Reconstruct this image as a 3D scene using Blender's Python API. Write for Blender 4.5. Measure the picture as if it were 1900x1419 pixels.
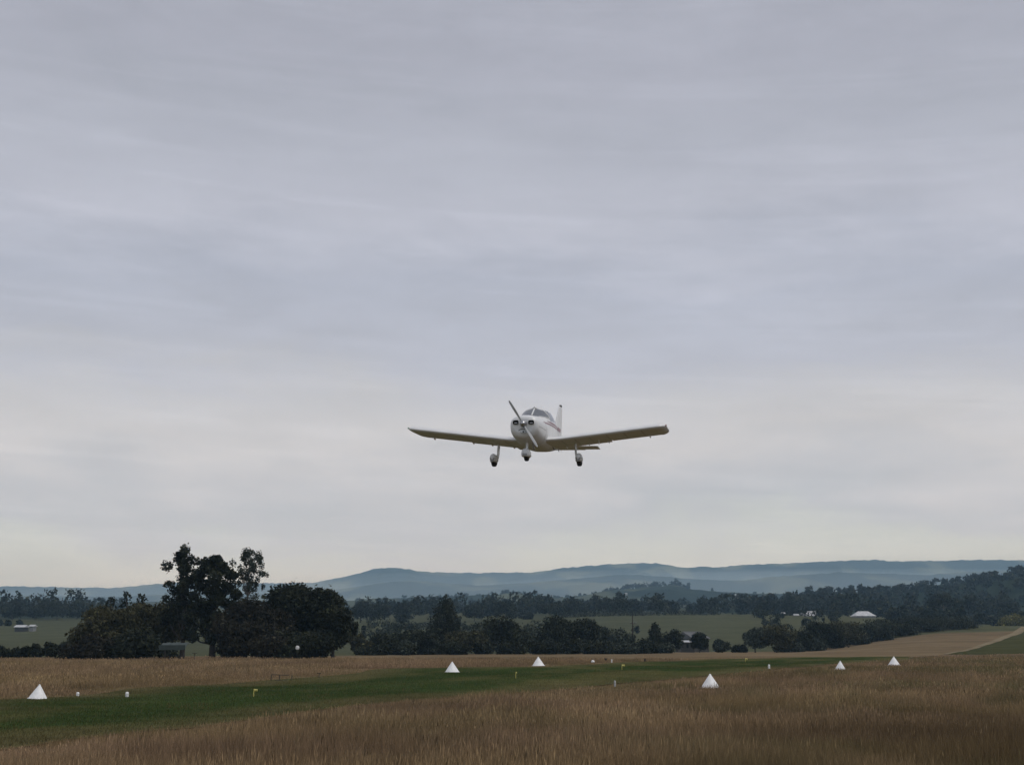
import bpy, bmesh, math, random
import numpy as np
from mathutils import Matrix, Vector

for o in list(bpy.data.objects):
    bpy.data.objects.remove(o, do_unlink=True)
scene = bpy.context.scene
COL = scene.collection
R = math.radians

# ------------------------------------------------------------------ camera
F_PX, W_PX, H_PX, HORIZON = 2600.0, 1900.0, 1419.0, 1195.0
PITCH = math.atan((HORIZON - H_PX / 2) / F_PX)
cam_d = bpy.data.cameras.new('camera')
cam_d.sensor_width = 36.0
cam_d.lens = 36.0 * F_PX / W_PX
cam_d.clip_start = 0.1
cam_d.clip_end = 30000.0
cam = bpy.data.objects.new('camera', cam_d)
COL.objects.link(cam)
cam.location = (0, 0, 0)
cam.rotation_euler = (math.pi / 2 + PITCH, 0, 0)
scene.camera = cam

# ------------------------------------------------------------------ light
SUN_EL, SUN_AZ = R(66), R(102)          # high, to the right of the camera and a little behind it
sun_dir = Vector((math.sin(SUN_AZ) * math.cos(SUN_EL), math.cos(SUN_AZ) * math.cos(SUN_EL), math.sin(SUN_EL)))
sd = bpy.data.lights.new('sun', 'SUN')
sd.energy = 1.5
sd.angle = R(25)
sd.color = (1.0, 0.97, 0.93)
sun = bpy.data.objects.new('sun', sd)
COL.objects.link(sun)
sun.rotation_euler = (-sun_dir).to_track_quat('-Z', 'Y').to_euler()

scene.view_settings.view_transform = 'Standard'
scene.view_settings.look = 'None'
scene.view_settings.gamma = 1.0
scene.view_settings.exposure = 0.0
scene.cycles.max_bounces = 6
scene.cycles.diffuse_bounces = 3
scene.cycles.transparent_max_bounces = 12
scene.cycles.volume_bounces = 1
scene.cycles.use_denoising = True


def lin(r, g, b):
    def f(c):
        c /= 255.0
        return c / 12.92 if c <= 0.04045 else ((c + 0.055) / 1.055) ** 2.4
    return (f(r), f(g), f(b), 1.0)


# ------------------------------------------------------------------ sky
world = bpy.data.worlds.new('World')
scene.world = world
world.use_nodes = True
nt = world.node_tree
N, L = nt.nodes, nt.links
N.clear()
out = N.new('ShaderNodeOutputWorld')
sky = N.new('ShaderNodeTexSky')
sky.sky_type = 'NISHITA'
sky.sun_disc = False
sky.sun_elevation = SUN_EL
sky.sun_rotation = SUN_AZ
bg_sky = N.new('ShaderNodeBackground')
bg_sky.inputs['Strength'].default_value = 0.06
L.new(sky.outputs[0], bg_sky.inputs['Color'])
tc = N.new('ShaderNodeTexCoord')
sep = N.new('ShaderNodeSeparateXYZ')
L.new(tc.outputs['Generated'], sep.inputs[0])


def wmath(op, a, b=None, c=None):
    n = N.new('ShaderNodeMath')
    n.operation = op
    for i, v in enumerate((a, b, c)):
        if v is None:
            continue
        if isinstance(v, (int, float)):
            n.inputs[i].default_value = v
        else:
            L.new(v, n.inputs[i])
    return n.outputs[0]


def wnoise(sx, sy, sz, tilt, detail, rough, off):
    cb = N.new('ShaderNodeCombineXYZ')
    L.new(wmath('MULTIPLY_ADD', sep.outputs[0], sx, off), cb.inputs[0])
    L.new(wmath('MULTIPLY_ADD', sep.outputs[1], sy, off * 0.7), cb.inputs[1])
    t = wmath('MULTIPLY', sep.outputs[0], tilt)
    L.new(wmath('MULTIPLY_ADD', sep.outputs[2], sz, t), cb.inputs[2])
    n = N.new('ShaderNodeTexNoise')
    n.inputs['Scale'].default_value = 1.0
    n.inputs['Detail'].default_value = detail
    n.inputs['Roughness'].default_value = rough
    n.inputs['Distortion'].default_value = 0.35
    L.new(cb.outputs[0], n.inputs['Vector'])
    return n.outputs['Fac']


big = wnoise(4.6, 4.6, 15.0, 1.4, 5.0, 0.55, 3.1)
fine = wnoise(9.0, 9.0, 46.0, -2.5, 6.0, 0.6, 7.7)
streak = wnoise(2.6, 2.6, 70.0, 3.5, 4.0, 0.5, 1.9)
torn = wnoise(16.0, 16.0, 52.0, 4.0, 7.0, 0.65, 4.4)
# the height at which a layer's colour is read wanders with the noise, so the layers have ragged edges
zz = wmath('ADD', sep.outputs[2], wmath('MULTIPLY', wmath('SUBTRACT', big, 0.5), 0.13))
zz = wmath('ADD', zz, wmath('MULTIPLY', wmath('SUBTRACT', fine, 0.5), 0.03))
ramp = N.new('ShaderNodeValToRGB')
L.new(zz, ramp.inputs['Fac'])
SKY = [(0.0, (226, 238, 238)), (0.055, (222, 233, 234)), (0.08, (204, 212, 223)), (0.11, (207, 212, 221)),
       (0.145, (211, 213, 218)), (0.17, (205, 208, 215)), (0.205, (188, 193, 207)), (0.25, (183, 189, 205)),
       (0.30, (190, 194, 208)), (0.35, (180, 184, 197)), (0.41, (171, 174, 187)), (1.0, (168, 173, 186))]
el = ramp.color_ramp.elements
while len(el) < len(SKY):
    el.new(0.5)
for e, (p, c) in zip(el, SKY):
    e.position = p
    e.color = lin(*c)
mod = wmath('ADD', wmath('MULTIPLY', wmath('SUBTRACT', big, 0.5), 0.48), wmath('MULTIPLY', wmath('SUBTRACT', fine, 0.5), 0.22))
sm = N.new('ShaderNodeMapRange')
sm.interpolation_type = 'SMOOTHSTEP'
sm.inputs[1].default_value = 0.50
sm.inputs[2].default_value = 0.66
sm.inputs[3].default_value = 0.0
sm.inputs[4].default_value = 0.05
L.new(streak, sm.inputs[0])
mod = wmath('ADD', mod, wmath('MULTIPLY', sm.outputs[0], wmath('MULTIPLY_ADD', torn, 1.6, 0.1)))
mod = wmath('ADD', mod, wmath('MULTIPLY', wmath('SUBTRACT', torn, 0.5), 0.12))
mod = wmath('ADD', mod, 0.985)
mulc = N.new('ShaderNodeVectorMath')
mulc.operation = 'SCALE'
L.new(ramp.outputs[0], mulc.inputs[0])
L.new(mod, mulc.inputs['Scale'])
bg_cloud = N.new('ShaderNodeBackground')
L.new(mulc.outputs[0], bg_cloud.inputs['Color'])
bg_cloud.inputs['Strength'].default_value = 1.0
mixw = N.new('ShaderNodeMixShader')
mixw.inputs[0].default_value = 0.96
L.new(bg_sky.outputs[0], mixw.inputs[1])
L.new(bg_cloud.outputs[0], mixw.inputs[2])
L.new(mixw.outputs[0], out.inputs['Surface'])

# ------------------------------------------------------------------ helpers
CP, SP = math.cos(PITCH), math.sin(PITCH)


def ray(px, py):
    u = (px - W_PX / 2) / F_PX
    v = (H_PX / 2 - py) / F_PX
    return np.array([u, CP - v * SP, SP + v * CP])


def at(px, py, d):
    r = ray(px, py)
    return r * (d / r[1])


def smooth(a, b, x):
    t = np.clip((x - a) / (b - a), 0, 1)
    return t * t * (3 - 2 * t)


PROF_Y = np.array([-300, 0, 45, 70, 100, 130, 330, 400, 500, 600, 700, 900, 1300, 2000, 3000, 4500, 12000.0])
PROF_Z = np.array([-2.4, -2.4, -2.4, -2.25, -1.82, -1.72, -1.7, -1.2, 3, 8, 12.5, 18, 30, 55, 90, 110, 120.0])
_fy = np.linspace(-300, 12000, 24601)
_fz = np.interp(_fy, PROF_Y, PROF_Z)
_k = np.ones(41) / 41
_fz2 = np.convolve(np.pad(_fz, 20, mode='edge'), _k, mode='valid')
_fz = np.where(_fy < 200, np.convolve(np.pad(_fz, 10, mode='edge'), np.ones(21) / 21, mode='valid'), _fz2)


def hz(x, y):
    x = np.asarray(x, float)
    y = np.asarray(y, float)
    z = np.interp(y, _fy, _fz)
    q = x / np.maximum(y, 1.0)
    z = z + 4.0 * smooth(0.18, 0.31, q) * smooth(215, 420, y) * (1 - smooth(450, 560, y))
    z = z + 0.06 * np.sin(x * 0.21 + 1.3) * np.sin(y * 0.17) + 0.05 * np.sin(x * 0.083 + y * 0.061)
    z = z + smooth(300, 700, y) * (1.2 * np.sin(x * 0.011 + 0.6) + 0.8 * np.sin(x * 0.023 + y * 0.008))
    return z


def ground_at(px, py, lift=0.0):
    r = ray(px, py)
    t = 15.0
    while t < 6000:
        p = r * t
        if p[2] <= float(hz(p[0], p[1])) + lift:
            lo, hi = t / 1.004, t
            for _ in range(20):
                m = 0.5 * (lo + hi)
                p = r * m
                if p[2] <= float(hz(p[0], p[1])) + lift:
                    hi = m
                else:
                    lo = m
            p = r * hi
            p[2] = float(hz(p[0], p[1]))
            return p
        t *= 1.004
    raise ValueError('no ground at %s %s' % (px, py))


def on_ground(px, d):
    r = ray(px, HORIZON)
    x = r[0] / r[1] * d
    return np.array([x, d, float(hz(x, d))])


def np_mesh(name, verts, faces, mat=None, col=None, smooth_shade=False):
    """verts (N,3), faces (M,k) with one k"""
    me = bpy.data.meshes.new(name)
    verts = np.asarray(verts, np.float32)
    faces = np.asarray(faces, np.int32)
    n, k = faces.shape
    me.vertices.add(len(verts))
    me.vertices.foreach_set('co', verts.ravel())
    me.loops.add(n * k)
    me.loops.foreach_set('vertex_index', faces.ravel())
    me.polygons.add(n)
    me.polygons.foreach_set('loop_start', np.arange(0, n * k, k, dtype=np.int32))
    if smooth_shade:
        me.polygons.foreach_set('use_smooth', np.ones(n, dtype=bool))
    me.update(calc_edges=True)
    if col is not None:
        a = me.color_attributes.new('col', 'FLOAT_COLOR', 'POINT')
        c = np.ones((len(verts), 4), np.float32)
        c[:, :3] = col
        a.data.foreach_set('color', c.ravel())
    if mat:
        me.materials.append(mat)
    return me


def link(name, me, parent=None):
    o = bpy.data.objects.new(name, me)
    COL.objects.link(o)
    if parent is not None:
        o.parent = parent
    return o


def empty(name, loc, rz=0.0):
    o = bpy.data.objects.new(name, None)
    o.empty_display_size = 0.5
    COL.objects.link(o)
    o.location = loc
    o.rotation_euler = (0, 0, rz)
    return o


def tag(o, label=None, cat=None, group=None, kind=None):
    if label:
        o['label'] = label
    if cat:
        o['category'] = cat
    if group:
        o['group'] = group
    if kind:
        o['kind'] = kind
    return o


# ------------------------------------------------------------------ materials
def new_mat(name):
    m = bpy.data.materials.new(name)
    m.use_nodes = True
    b = m.node_tree.nodes['Principled BSDF']
    return m, m.node_tree.nodes, m.node_tree.links, b


def paint(name, rgb, rough=0.4, metal=0.0, var=0.06, scale=8.0, bump=0.0, spec=0.5):
    m, n, l, b = new_mat(name)
    b.inputs['Roughness'].default_value = rough
    b.inputs['Metallic'].default_value = metal
    b.inputs['Specular IOR Level'].default_value = spec
    t = n.new('ShaderNodeTexCoord')
    ns = n.new('ShaderNodeTexNoise')
    ns.inputs['Scale'].default_value = scale
    ns.inputs['Detail'].default_value = 5
    l.new(t.outputs['Object'], ns.inputs['Vector'])
    mr = n.new('ShaderNodeMapRange')
    mr.inputs[1].default_value = 0.3
    mr.inputs[2].default_value = 0.7
    mr.inputs[3].default_value = 1 - var
    mr.inputs[4].default_value = 1 + var
    l.new(ns.outputs['Fac'], mr.inputs[0])
    vm = n.new('ShaderNodeVectorMath')
    vm.operation = 'SCALE'
    vm.inputs[0].default_value = rgb
    l.new(mr.outputs[0], vm.inputs['Scale'])
    l.new(vm.outputs[0], b.inputs['Base Color'])
    if bump:
        bp = n.new('ShaderNodeBump')
        bp.inputs['Strength'].default_value = bump
        bp.inputs['Distance'].default_value = 0.02
        l.new(ns.outputs['Fac'], bp.inputs['Height'])
        l.new(bp.outputs[0], b.inputs['Normal'])
    return m


def attr_mat(name, rough=0.9, trans=0.0, noise=None, spec=0.0, up=0.0):
    """colour from the 'col' attribute (the land's or the leaf's own colour), optionally mottled in world space"""
    m, n, l, b = new_mat(name)
    a = n.new('ShaderNodeAttribute')
    a.attribute_name = 'col'
    c = a.outputs['Color']
    if noise:
        geo = n.new('ShaderNodeNewGeometry')
        for sc, amt, (sx, sy) in noise:
            mp = n.new('ShaderNodeMapping')
            mp.inputs['Scale'].default_value = (sx, sy, 1)
            l.new(geo.outputs['Position'], mp.inputs['Vector'])
            ns = n.new('ShaderNodeTexNoise')
            ns.inputs['Scale'].default_value = sc
            ns.inputs['Detail'].default_value = 6
            ns.inputs['Roughness'].default_value = 0.6
            l.new(mp.outputs[0], ns.inputs['Vector'])
            mr = n.new('ShaderNodeMapRange')
            mr.inputs[1].default_value = 0.28
            mr.inputs[2].default_value = 0.72
            mr.inputs[3].default_value = 1 - amt
            mr.inputs[4].default_value = 1 + amt
            l.new(ns.outputs['Fac'], mr.inputs[0])
            vm = n.new('ShaderNodeVectorMath')
            vm.operation = 'SCALE'
            l.new(c, vm.inputs[0])
            l.new(mr.outputs[0], vm.inputs['Scale'])
            c = vm.outputs[0]
    l.new(c, b.inputs['Base Color'])
    b.inputs['Roughness'].default_value = rough
    b.inputs['Specular IOR Level'].default_value = spec
    if up:                         # thin blades shade softly, as a sward does, rather than as hard single faces
        g_ = n.new('ShaderNodeNewGeometry')
        mv = n.new('ShaderNodeMix')
        mv.data_type = 'VECTOR'
        mv.inputs['Factor'].default_value = up
        l.new(g_.outputs['Normal'], mv.inputs[4])
        mv.inputs[5].default_value = (0, 0, 1)
        l.new(mv.outputs[1], b.inputs['Normal'])
    if trans:
        tr = n.new('ShaderNodeBsdfTranslucent')
        l.new(c, tr.inputs['Color'])
        mx = n.new('ShaderNodeMixShader')
        mx.inputs[0].default_value = trans
        l.new(b.outputs[0], mx.inputs[1])
        l.new(tr.outputs[0], mx.inputs[2])
        l.new(mx.outputs[0], n['Material Output'].inputs['Surface'])
    return m


M_GROUND = attr_mat('ground_cover', 0.95, 0, [(0.9, 0.25, (0.35, 1)), (0.06, 0.18, (1, 1)), (9.0, 0.2, (1, 1))])
M_RUNWAY = attr_mat('mown_grass', 0.95, 0, [(0.5, 0.22, (0.4, 1)), (0.09, 0.2, (1, 1)), (7.0, 0.25, (1, 1))])
M_GRASS = attr_mat('dry_grass', 0.9, 0.2, up=0.6)
M_LEAF = attr_mat('foliage', 0.7, 0.10, spec=0.1)
M_HILL = attr_mat('hill_cover', 1.0, 0, [(0.010, 0.35, (1, 0.5)), (0.05, 0.3, (1, 0.6))])
M_BARK = paint('bark', (0.06, 0.05, 0.042), 0.9, var=0.35, scale=4, bump=0.4)
M_PALEBARK = paint('pale_bark', (0.12, 0.11, 0.095), 0.9, var=0.4, scale=3, bump=0.4)

# ------------------------------------------------------------------ land zones
def curve_world(pts, lift=0.0):
    return np.array([ground_at(a, b, lift)[:2] for a, b in pts])


NEAR = curve_world([(0, 1382), (150, 1362), (300, 1343), (500, 1322), (700, 1300), (900, 1283), (1050, 1273),
                    (1250, 1255), (1400, 1241), (1500, 1233), (1600, 1226), (1690, 1221)], 0.16)
FAR = curve_world([(0, 1301), (150, 1292), (300, 1276), (500, 1262), (600, 1254), (660, 1247), (720, 1240), (850, 1238),
                   (1000, 1237), (1100, 1232), (1200, 1227), (1300, 1223), (1450, 1220), (1600, 1218), (1690, 1217.5)])


def extend_left(c, length):
    d = c[0] - c[2]
    d = d / np.linalg.norm(d)
    return np.vstack([c[0] + d * length, c])


NEAR = extend_left(NEAR, 16)
FAR = extend_left(FAR, 40)
# the strip as rows of constant depth: left limit on the far edge, right limit on the near edge
ry = np.concatenate([np.arange(NEAR[0, 1], 60, 0.5), np.arange(60, FAR[-1, 1], 1.0)])


def mono(c):
    y = np.maximum.accumulate(c[:, 1] + np.arange(len(c)) * 1e-4)
    return y, c[:, 0]


_yn, _xn = mono(np.vstack([NEAR, FAR[-1:]]))
_yf, _xf = mono(FAR)
rng = np.random.default_rng(5)


def wobble(n, w, a):
    k = np.hanning(w)
    return np.convolve(rng.normal(0, 1, n + w), k / np.sqrt((k ** 2).sum()), 'same')[w // 2:w // 2 + n] * a


XR = np.interp(ry, _yn, _xn) + wobble(len(ry), 13, 0.25)
XL = np.minimum(np.interp(ry, _yf, _xf, left=_xf[0]) + wobble(len(ry), 17, 0.5), XR - 0.3)
nN = np.stack([XR, ry], 1)
nF = np.stack([XL, ry], 1)
RUNWAY_POLY = np.vstack([nN, nF[::-1]])


def inside(poly, x, y):
    r = np.zeros(x.shape, bool)
    px, py = poly[:, 0], poly[:, 1]
    j = len(poly) - 1
    for i in range(len(poly)):
        cond = (py[i] > y) != (py[j] > y)
        if cond.any():
            xs = (px[j] - px[i]) * (y - py[i]) / (py[j] - py[i] + 1e-12) + px[i]
            r ^= cond & (x < xs)
        j = i
    return r


def vnoise(x, y, seed=0):
    """cheap smooth value noise in 0..1"""
    xi, yi = np.floor(x).astype(np.int64), np.floor(y).astype(np.int64)
    xf, yf = x - xi, y - yi
    def h(a, b):
        v = (a * 374761393 + b * 668265263 + seed * 982451653) & 0xffffffff
        v = ((v ^ (v >> 13)) * 1274126177) & 0xffffffff
        return ((v ^ (v >> 16)) & 0xffff) / 65535.0
    u, v = xf * xf * (3 - 2 * xf), yf * yf * (3 - 2 * yf)
    return (h(xi, yi) * (1 - u) + h(xi + 1, yi) * u) * (1 - v) + (h(xi, yi + 1) * (1 - u) + h(xi + 1, yi + 1) * u) * v


# ------------------------------------------------------------------ ground sheet
def sinh_lines(a, b, n, k):
    t = np.linspace(-1 if a < 0 else 0, 1, n)
    return np.sinh(t * k) / np.sinh(k) * b


gx = np.sinh(np.linspace(-1, 1, 421) * 5.6) / np.sinh(5.6) * 9000
gy = np.concatenate([np.linspace(-250, 10, 20), np.sinh(np.linspace(0.0, 1, 460)[1:] * 6.2) / np.sinh(6.2) * 9000 + 10])
GX, GY = np.meshgrid(gx, gy)
_e = np.stack([np.concatenate([XR, XL]), np.concatenate([ry, ry])], 1)
_in = inside(RUNWAY_POLY, GX, GY)
_deep = np.zeros(GX.shape)
_gi = np.argwhere(_in)
for _a, _b in _gi:
    _deep[_a, _b] = min(0.15, 0.035 * max(0.0, np.sqrt(((_e - (GX[_a, _b], GY[_a, _b])) ** 2).sum(1).min()) - 0.8))
GZ = hz(GX, GY) - _deep
nx, ny = len(gx), len(gy)
idx = np.arange(nx * ny).reshape(ny, nx)
quads = np.stack([idx[:-1, :-1], idx[:-1, 1:], idx[1:, 1:], idx[1:, :-1]], -1).reshape(-1, 4)
C_DRY = np.array([0.125, 0.094, 0.050])
C_TAN = np.array([0.150, 0.112, 0.068])
C_OLIVE = np.array([0.078, 0.080, 0.045])
C_FIELD2 = np.array([0.058, 0.064, 0.040])
C_DARK = np.array([0.028, 0.035, 0.026])
cols = np.zeros((ny, nx, 3)) + C_DRY
Q = GX / np.maximum(GY, 1)
tan = smooth(130, 185, GY)[..., None]
cols = cols * (1 - tan) + C_TAN * tan
edge = np.interp(Q, [-0.4, -0.1, 0.0, 0.13, 0.2, 0.3, 0.4], [172, 228, 262, 320, 338, 408, 425])
bands = (0.72 + 0.5 * (0.6 * vnoise(GX / 45.0, GY / 11.0, 31) + 0.4 * vnoise(GX / 12.0, GY / 5.0, 32)))[..., None]
cols = cols * (1 - tan) + cols * bands * tan
past = smooth(-6, 6, GY - edge)[..., None]
patch = vnoise(GX / 160.0 + 3, GY / 260.0, 3)[..., None]
fields = C_OLIVE * patch + C_FIELD2 * (1 - patch)
cols = cols * (1 - past) + fields * past
farm = smooth(720, 800, GY)[..., None]
cell = vnoise(np.floor(GX / 190.0), np.floor(GY / 330.0), 9)[..., None]
farc = np.where(cell > 0.62, C_OLIVE * 0.9, np.where(cell > 0.4, C_FIELD2 * 0.8, C_DARK * 1.2))
cols = cols * (1 - farm) + farc * farm
ground = link('ground', np_mesh('ground', np.stack([GX, GY, GZ], -1).reshape(-1, 3), quads, M_GROUND, cols.reshape(-1, 3), True))
tag(ground, kind='structure')


def sheet_between(name, a, b, n, lift, mat, colfn):
    t = np.linspace(0, 1, n)[None, :, None]
    P = a[:, None, :] * (1 - t) + b[:, None, :] * t
    X, Y = P[..., 0], P[..., 1]
    Z = hz(X, Y) + lift
    m = np.arange(X.size).reshape(X.shape)
    q = np.stack([m[:-1, :-1], m[1:, :-1], m[1:, 1:], m[:-1, 1:]], -1).reshape(-1, 4)
    return tag(link(name, np_mesh(name, np.stack([X, Y, Z], -1).reshape(-1, 3), q, mat, colfn(X, Y).reshape(-1, 3), True)), kind='structure')


_edge_pts = np.vstack([nN, nF])


def edge_dist(x, y):
    """distance to the runway's edge, in blocks so that it stays light on memory"""
    d = np.empty(len(x))
    E_ = _edge_pts.astype(np.float32)
    for i in range(0, len(x), 20000):
        xs, ys = x[i:i + 20000, None].astype(np.float32), y[i:i + 20000, None].astype(np.float32)
        d[i:i + 20000] = np.sqrt(((xs - E_[None, :, 0]) ** 2 + (ys - E_[None, :, 1]) ** 2).min(1))
    return d


C_GREEN = np.array([0.033, 0.050, 0.0165])
C_GREEN2 = np.array([0.078, 0.075, 0.031])


def runway_col(X, Y):
    v = 0.5 * vnoise(X / 6.0, Y / 12.0, 1) + 0.3 * vnoise(X / 1.6, Y / 4.5, 2) + 0.2 * vnoise(X / 0.5, Y / 1.5, 15)
    # the strip runs to the upper right; mower swaths follow it
    across = (X * 0.93 - Y * 0.37)
    v = v + 0.10 * np.sin(across / 1.1 + 2.5 * vnoise(X / 20.0, Y / 20.0, 16))
    worn = smooth(0.36, 0.78, v)[..., None]
    c = C_GREEN * (1 - worn) + C_GREEN2 * worn
    d = edge_dist(X.ravel(), Y.ravel()).reshape(X.shape)
    e = ((1 - smooth(0.3, 5.0, d)) * (0.25 + 0.75 * vnoise(X / 2.3, Y / 3.7, 17)))[..., None]
    return c * (1 - e) + np.array([0.105, 0.088, 0.044]) * e


sheet_between('grass_runway', nN, nF, 60, 0.035, M_RUNWAY, runway_col)

# mown green field on the right slope with its pale track
e0, e1 = ground_at(1763, 1213), ground_at(1899, 1172.5)
ed = (e1 - e0)[:2]
A = np.array([e0[:2] + ed * t for t in np.linspace(-0.02, 1.25, 90)])
B = A + np.array([1.0, -0.12]) * np.linspace(6, 150, 90)[:, None]
sheet_between('side_field', A, B, 30, 0.05, M_RUNWAY, lambda X, Y: np.zeros(X.shape + (3,)) + np.array([0.055, 0.056, 0.025]))
T0 = A + np.array([-1.0, 0.1]) * np.linspace(0.9, 3.4, 90)[:, None]
sheet_between('track', T0, A - np.array([0.1, 0]), 4, 0.06, M_GROUND, lambda X, Y: np.zeros(X.shape + (3,)) + np.array([0.19, 0.155, 0.10]))


# ------------------------------------------------------------------ hills
def hill(name, skyline, D, front, back, colour, seed, rough_amp, nx=520, ny=44):
    sx = np.array([at(px, HORIZON, D)[0] for px, _ in skyline])
    sz = np.array([at(px, py, D)[2] for px, py in skyline])
    x = np.linspace(sx[0], sx[-1], nx)
    top = np.interp(x, sx, sz)
    k = 7
    top = np.convolve(np.pad(top, k // 2, mode='edge'), np.ones(k) / k, 'valid')
    y = np.concatenate([np.linspace(-front, 0, ny), np.linspace(0, back, 8)[1:]])
    X, Y = np.meshgrid(x, y)
    X = X * (D + Y) / D                                    # fan the rows out with distance
    base = hz(X, D + Y) - 3.0
    s = np.where(Y <= 0, smooth(-front, 0, Y) ** 0.8, 1 - 0.7 * smooth(0, back, Y))
    gul = (vnoise(X / (front * 0.11), Y / (front * 0.3), seed) - 0.5 + 0.5 * vnoise(X / (front * 0.045), Y / (front * 0.12), seed + 1) - 0.25) * 0.42 * (1 - np.abs(s * 2 - 1))
    Z = base + (top[None, :] - base) * np.clip(s + gul, 0, 1.0)
    Z += rough_amp * (vnoise(X / (rough_amp * 2.5), Y / (rough_amp * 6), seed + 4) - 0.3) * s
    m = np.arange(X.size).reshape(X.shape)
    q = np.stack([m[:-1, :-1], m[:-1, 1:], m[1:, 1:], m[1:, :-1]], -1).reshape(-1, 4)
    n1 = vnoise(X / (front * 0.10), Y / (front * 0.16), seed + 8)[..., None]
    c = np.array(colour[0]) * (1 - smooth(0.5, 0.75, n1)) + np.array(colour[1]) * smooth(0.5, 0.75, n1)
    o = link(name, np_mesh(name, np.stack([X, D + Y, Z], -1).reshape(-1, 3), q, M_HILL, c.reshape(-1, 3), True))
    tag(o, kind='structure')

    def height(wx, wy):
        xi = np.interp(wx * D / wy, x, np.arange(nx))
        yi = np.interp(wy - D, y, np.arange(len(y)))
        i, j = int(min(max(yi, 0), len(y) - 2)), int(min(max(xi, 0), nx - 2))
        a, b = yi - i, xi - j
        return (Z[i, j] * (1 - a) * (1 - b) + Z[i + 1, j] * a * (1 - b) + Z[i, j + 1] * (1 - a) * b + Z[i + 1, j + 1] * a * b)
    return o, height


WOODY = [(0.012, 0.018, 0.012), (0.085, 0.095, 0.055)]
hill('far_hills', [(-700, 1096), (-300, 1094), (0, 1090), (30, 1089), (100, 1091), (200, 1092), (240, 1090), (280, 1085), (330, 1083),
                   (500, 1083), (580, 1083), (610, 1076), (640, 1071), (665, 1065), (690, 1057), (720, 1054), (748, 1056), (780, 1062),
                   (860, 1064), (1000, 1063), (1040, 1056), (1085, 1052), (1140, 1048), (1225, 1046), (1243, 1049), (1268, 1055),
                   (1295, 1052), (1330, 1054), (1380, 1050), (1420, 1048), (1500, 1046), (1560, 1042), (1640, 1040), (1660, 1043),
                   (1750, 1042), (1820, 1040), (1900, 1041), (2200, 1036), (2600, 1040)], 6900, 1300, 1000, WOODY, 11, 9.0, 1100)
hill('near_hills', [(-700, 1110), (0, 1107), (200, 1110), (320, 1105), (560, 1104), (640, 1094), (700, 1084), (760, 1079), (820, 1084), (900, 1088),
                    (1000, 1082), (1080, 1074), (1160, 1068), (1230, 1071), (1300, 1078), (1380, 1080), (1450, 1071), (1560, 1064), (1640, 1066), (1720, 1070),
                    (1800, 1063), (1900, 1060), (2300, 1056)], 5000, 1100, 700, WOODY, 51, 6.0, 700)
_, mid_h = hill('middle_ridge', [(300, 1139), (560, 1128), (640, 1122), (700, 1117), (760, 1113), (830, 1112), (880, 1111), (930, 1107), (960, 1105),
                      (990, 1107), (1020, 1113), (1060, 1112), (1100, 1108), (1130, 1102), (1170, 1097), (1200, 1093), (1240, 1090),
                      (1262, 1091), (1280, 1097), (1310, 1099), (1350, 1103), (1400, 1106), (1500, 1108), (1620, 1114), (1800, 1129)],
     2700, 700, 500, [(0.02, 0.028, 0.019), (0.07, 0.078, 0.045)], 23, 4.0)
_, right_h = hill('wooded_hill', [(1240, 1156), (1330, 1140), (1400, 1130), (1450, 1124), (1520, 1110), (1580, 1106), (1620, 1107), (1700, 1099), (1740, 1092),
                     (1790, 1087), (1850, 1079), (1880, 1074), (1892, 1068), (1920, 1062), (2000, 1052), (2200, 1046), (2500, 1056)],
     1400, 520, 400, [(0.018, 0.025, 0.016), (0.03, 0.038, 0.024)], 37, 3.0)


# ------------------------------------------------------------------ vegetation builders
def leaf_cloud(lobes, n, size, rg, c0, c1, shell=0.5, flat=0.0):
    """lobes: (k,6) centre xyz + radii xyz; n small leaf-sprig faces spread through them; returns verts, quads, colours"""
    lobes = np.asarray(lobes, float)
    w = (lobes[:, 3] * lobes[:, 5]) ** 0.9 + 1e-6
    li = rg.choice(len(lobes), n, p=w / w.sum())
    d = rg.normal(size=(n, 3))
    d /= np.linalg.norm(d, axis=1)[:, None]
    r = shell + (1.04 - shell) * rg.random(n) ** 0.7
    r += rg.normal(0, 0.05, n) + (rg.random(n) < 0.10) * rg.random(n) * 0.35
    ctr = lobes[li, :3] + d * r[:, None] * lobes[li, 3:]
    nor = d * 0.6 + rg.normal(size=(n, 3)) * 0.75 + np.array([0, 0, 0.25])
    nor /= np.linalg.norm(nor, axis=1)[:, None]
    t = np.cross(nor, rg.normal(size=(n, 3)))
    t /= np.linalg.norm(t, axis=1)[:, None]
    b = np.cross(nor, t)
    s = size * (0.55 + 0.9 * rg.random(n))[:, None]
    k = (0.35 + 0.35 * rg.random(n))[:, None]
    sk = rg.normal(0, 0.25, (n, 1))
    v = np.stack([ctr - t * s * 0.5, ctr + b * s * k * 0.6 + t * s * sk, ctr + t * s * 0.55, ctr - b * s * k * 0.5], 1).reshape(-1, 3)
    f = np.arange(4 * n).reshape(n, 4)
    lobe_tone = rg.random(len(lobes))[li] * 0.6 + rg.random(n) * 0.4
    c = np.array(c0)[None] * (1 - lobe_tone[:, None]) + np.array(c1)[None] * lobe_tone[:, None]
    c = np.where(rg.random((n, 1)) < 0.06, c * 2.4, c)          # paler new sprigs
    return v, f, np.repeat(c, 4, 0)


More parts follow.
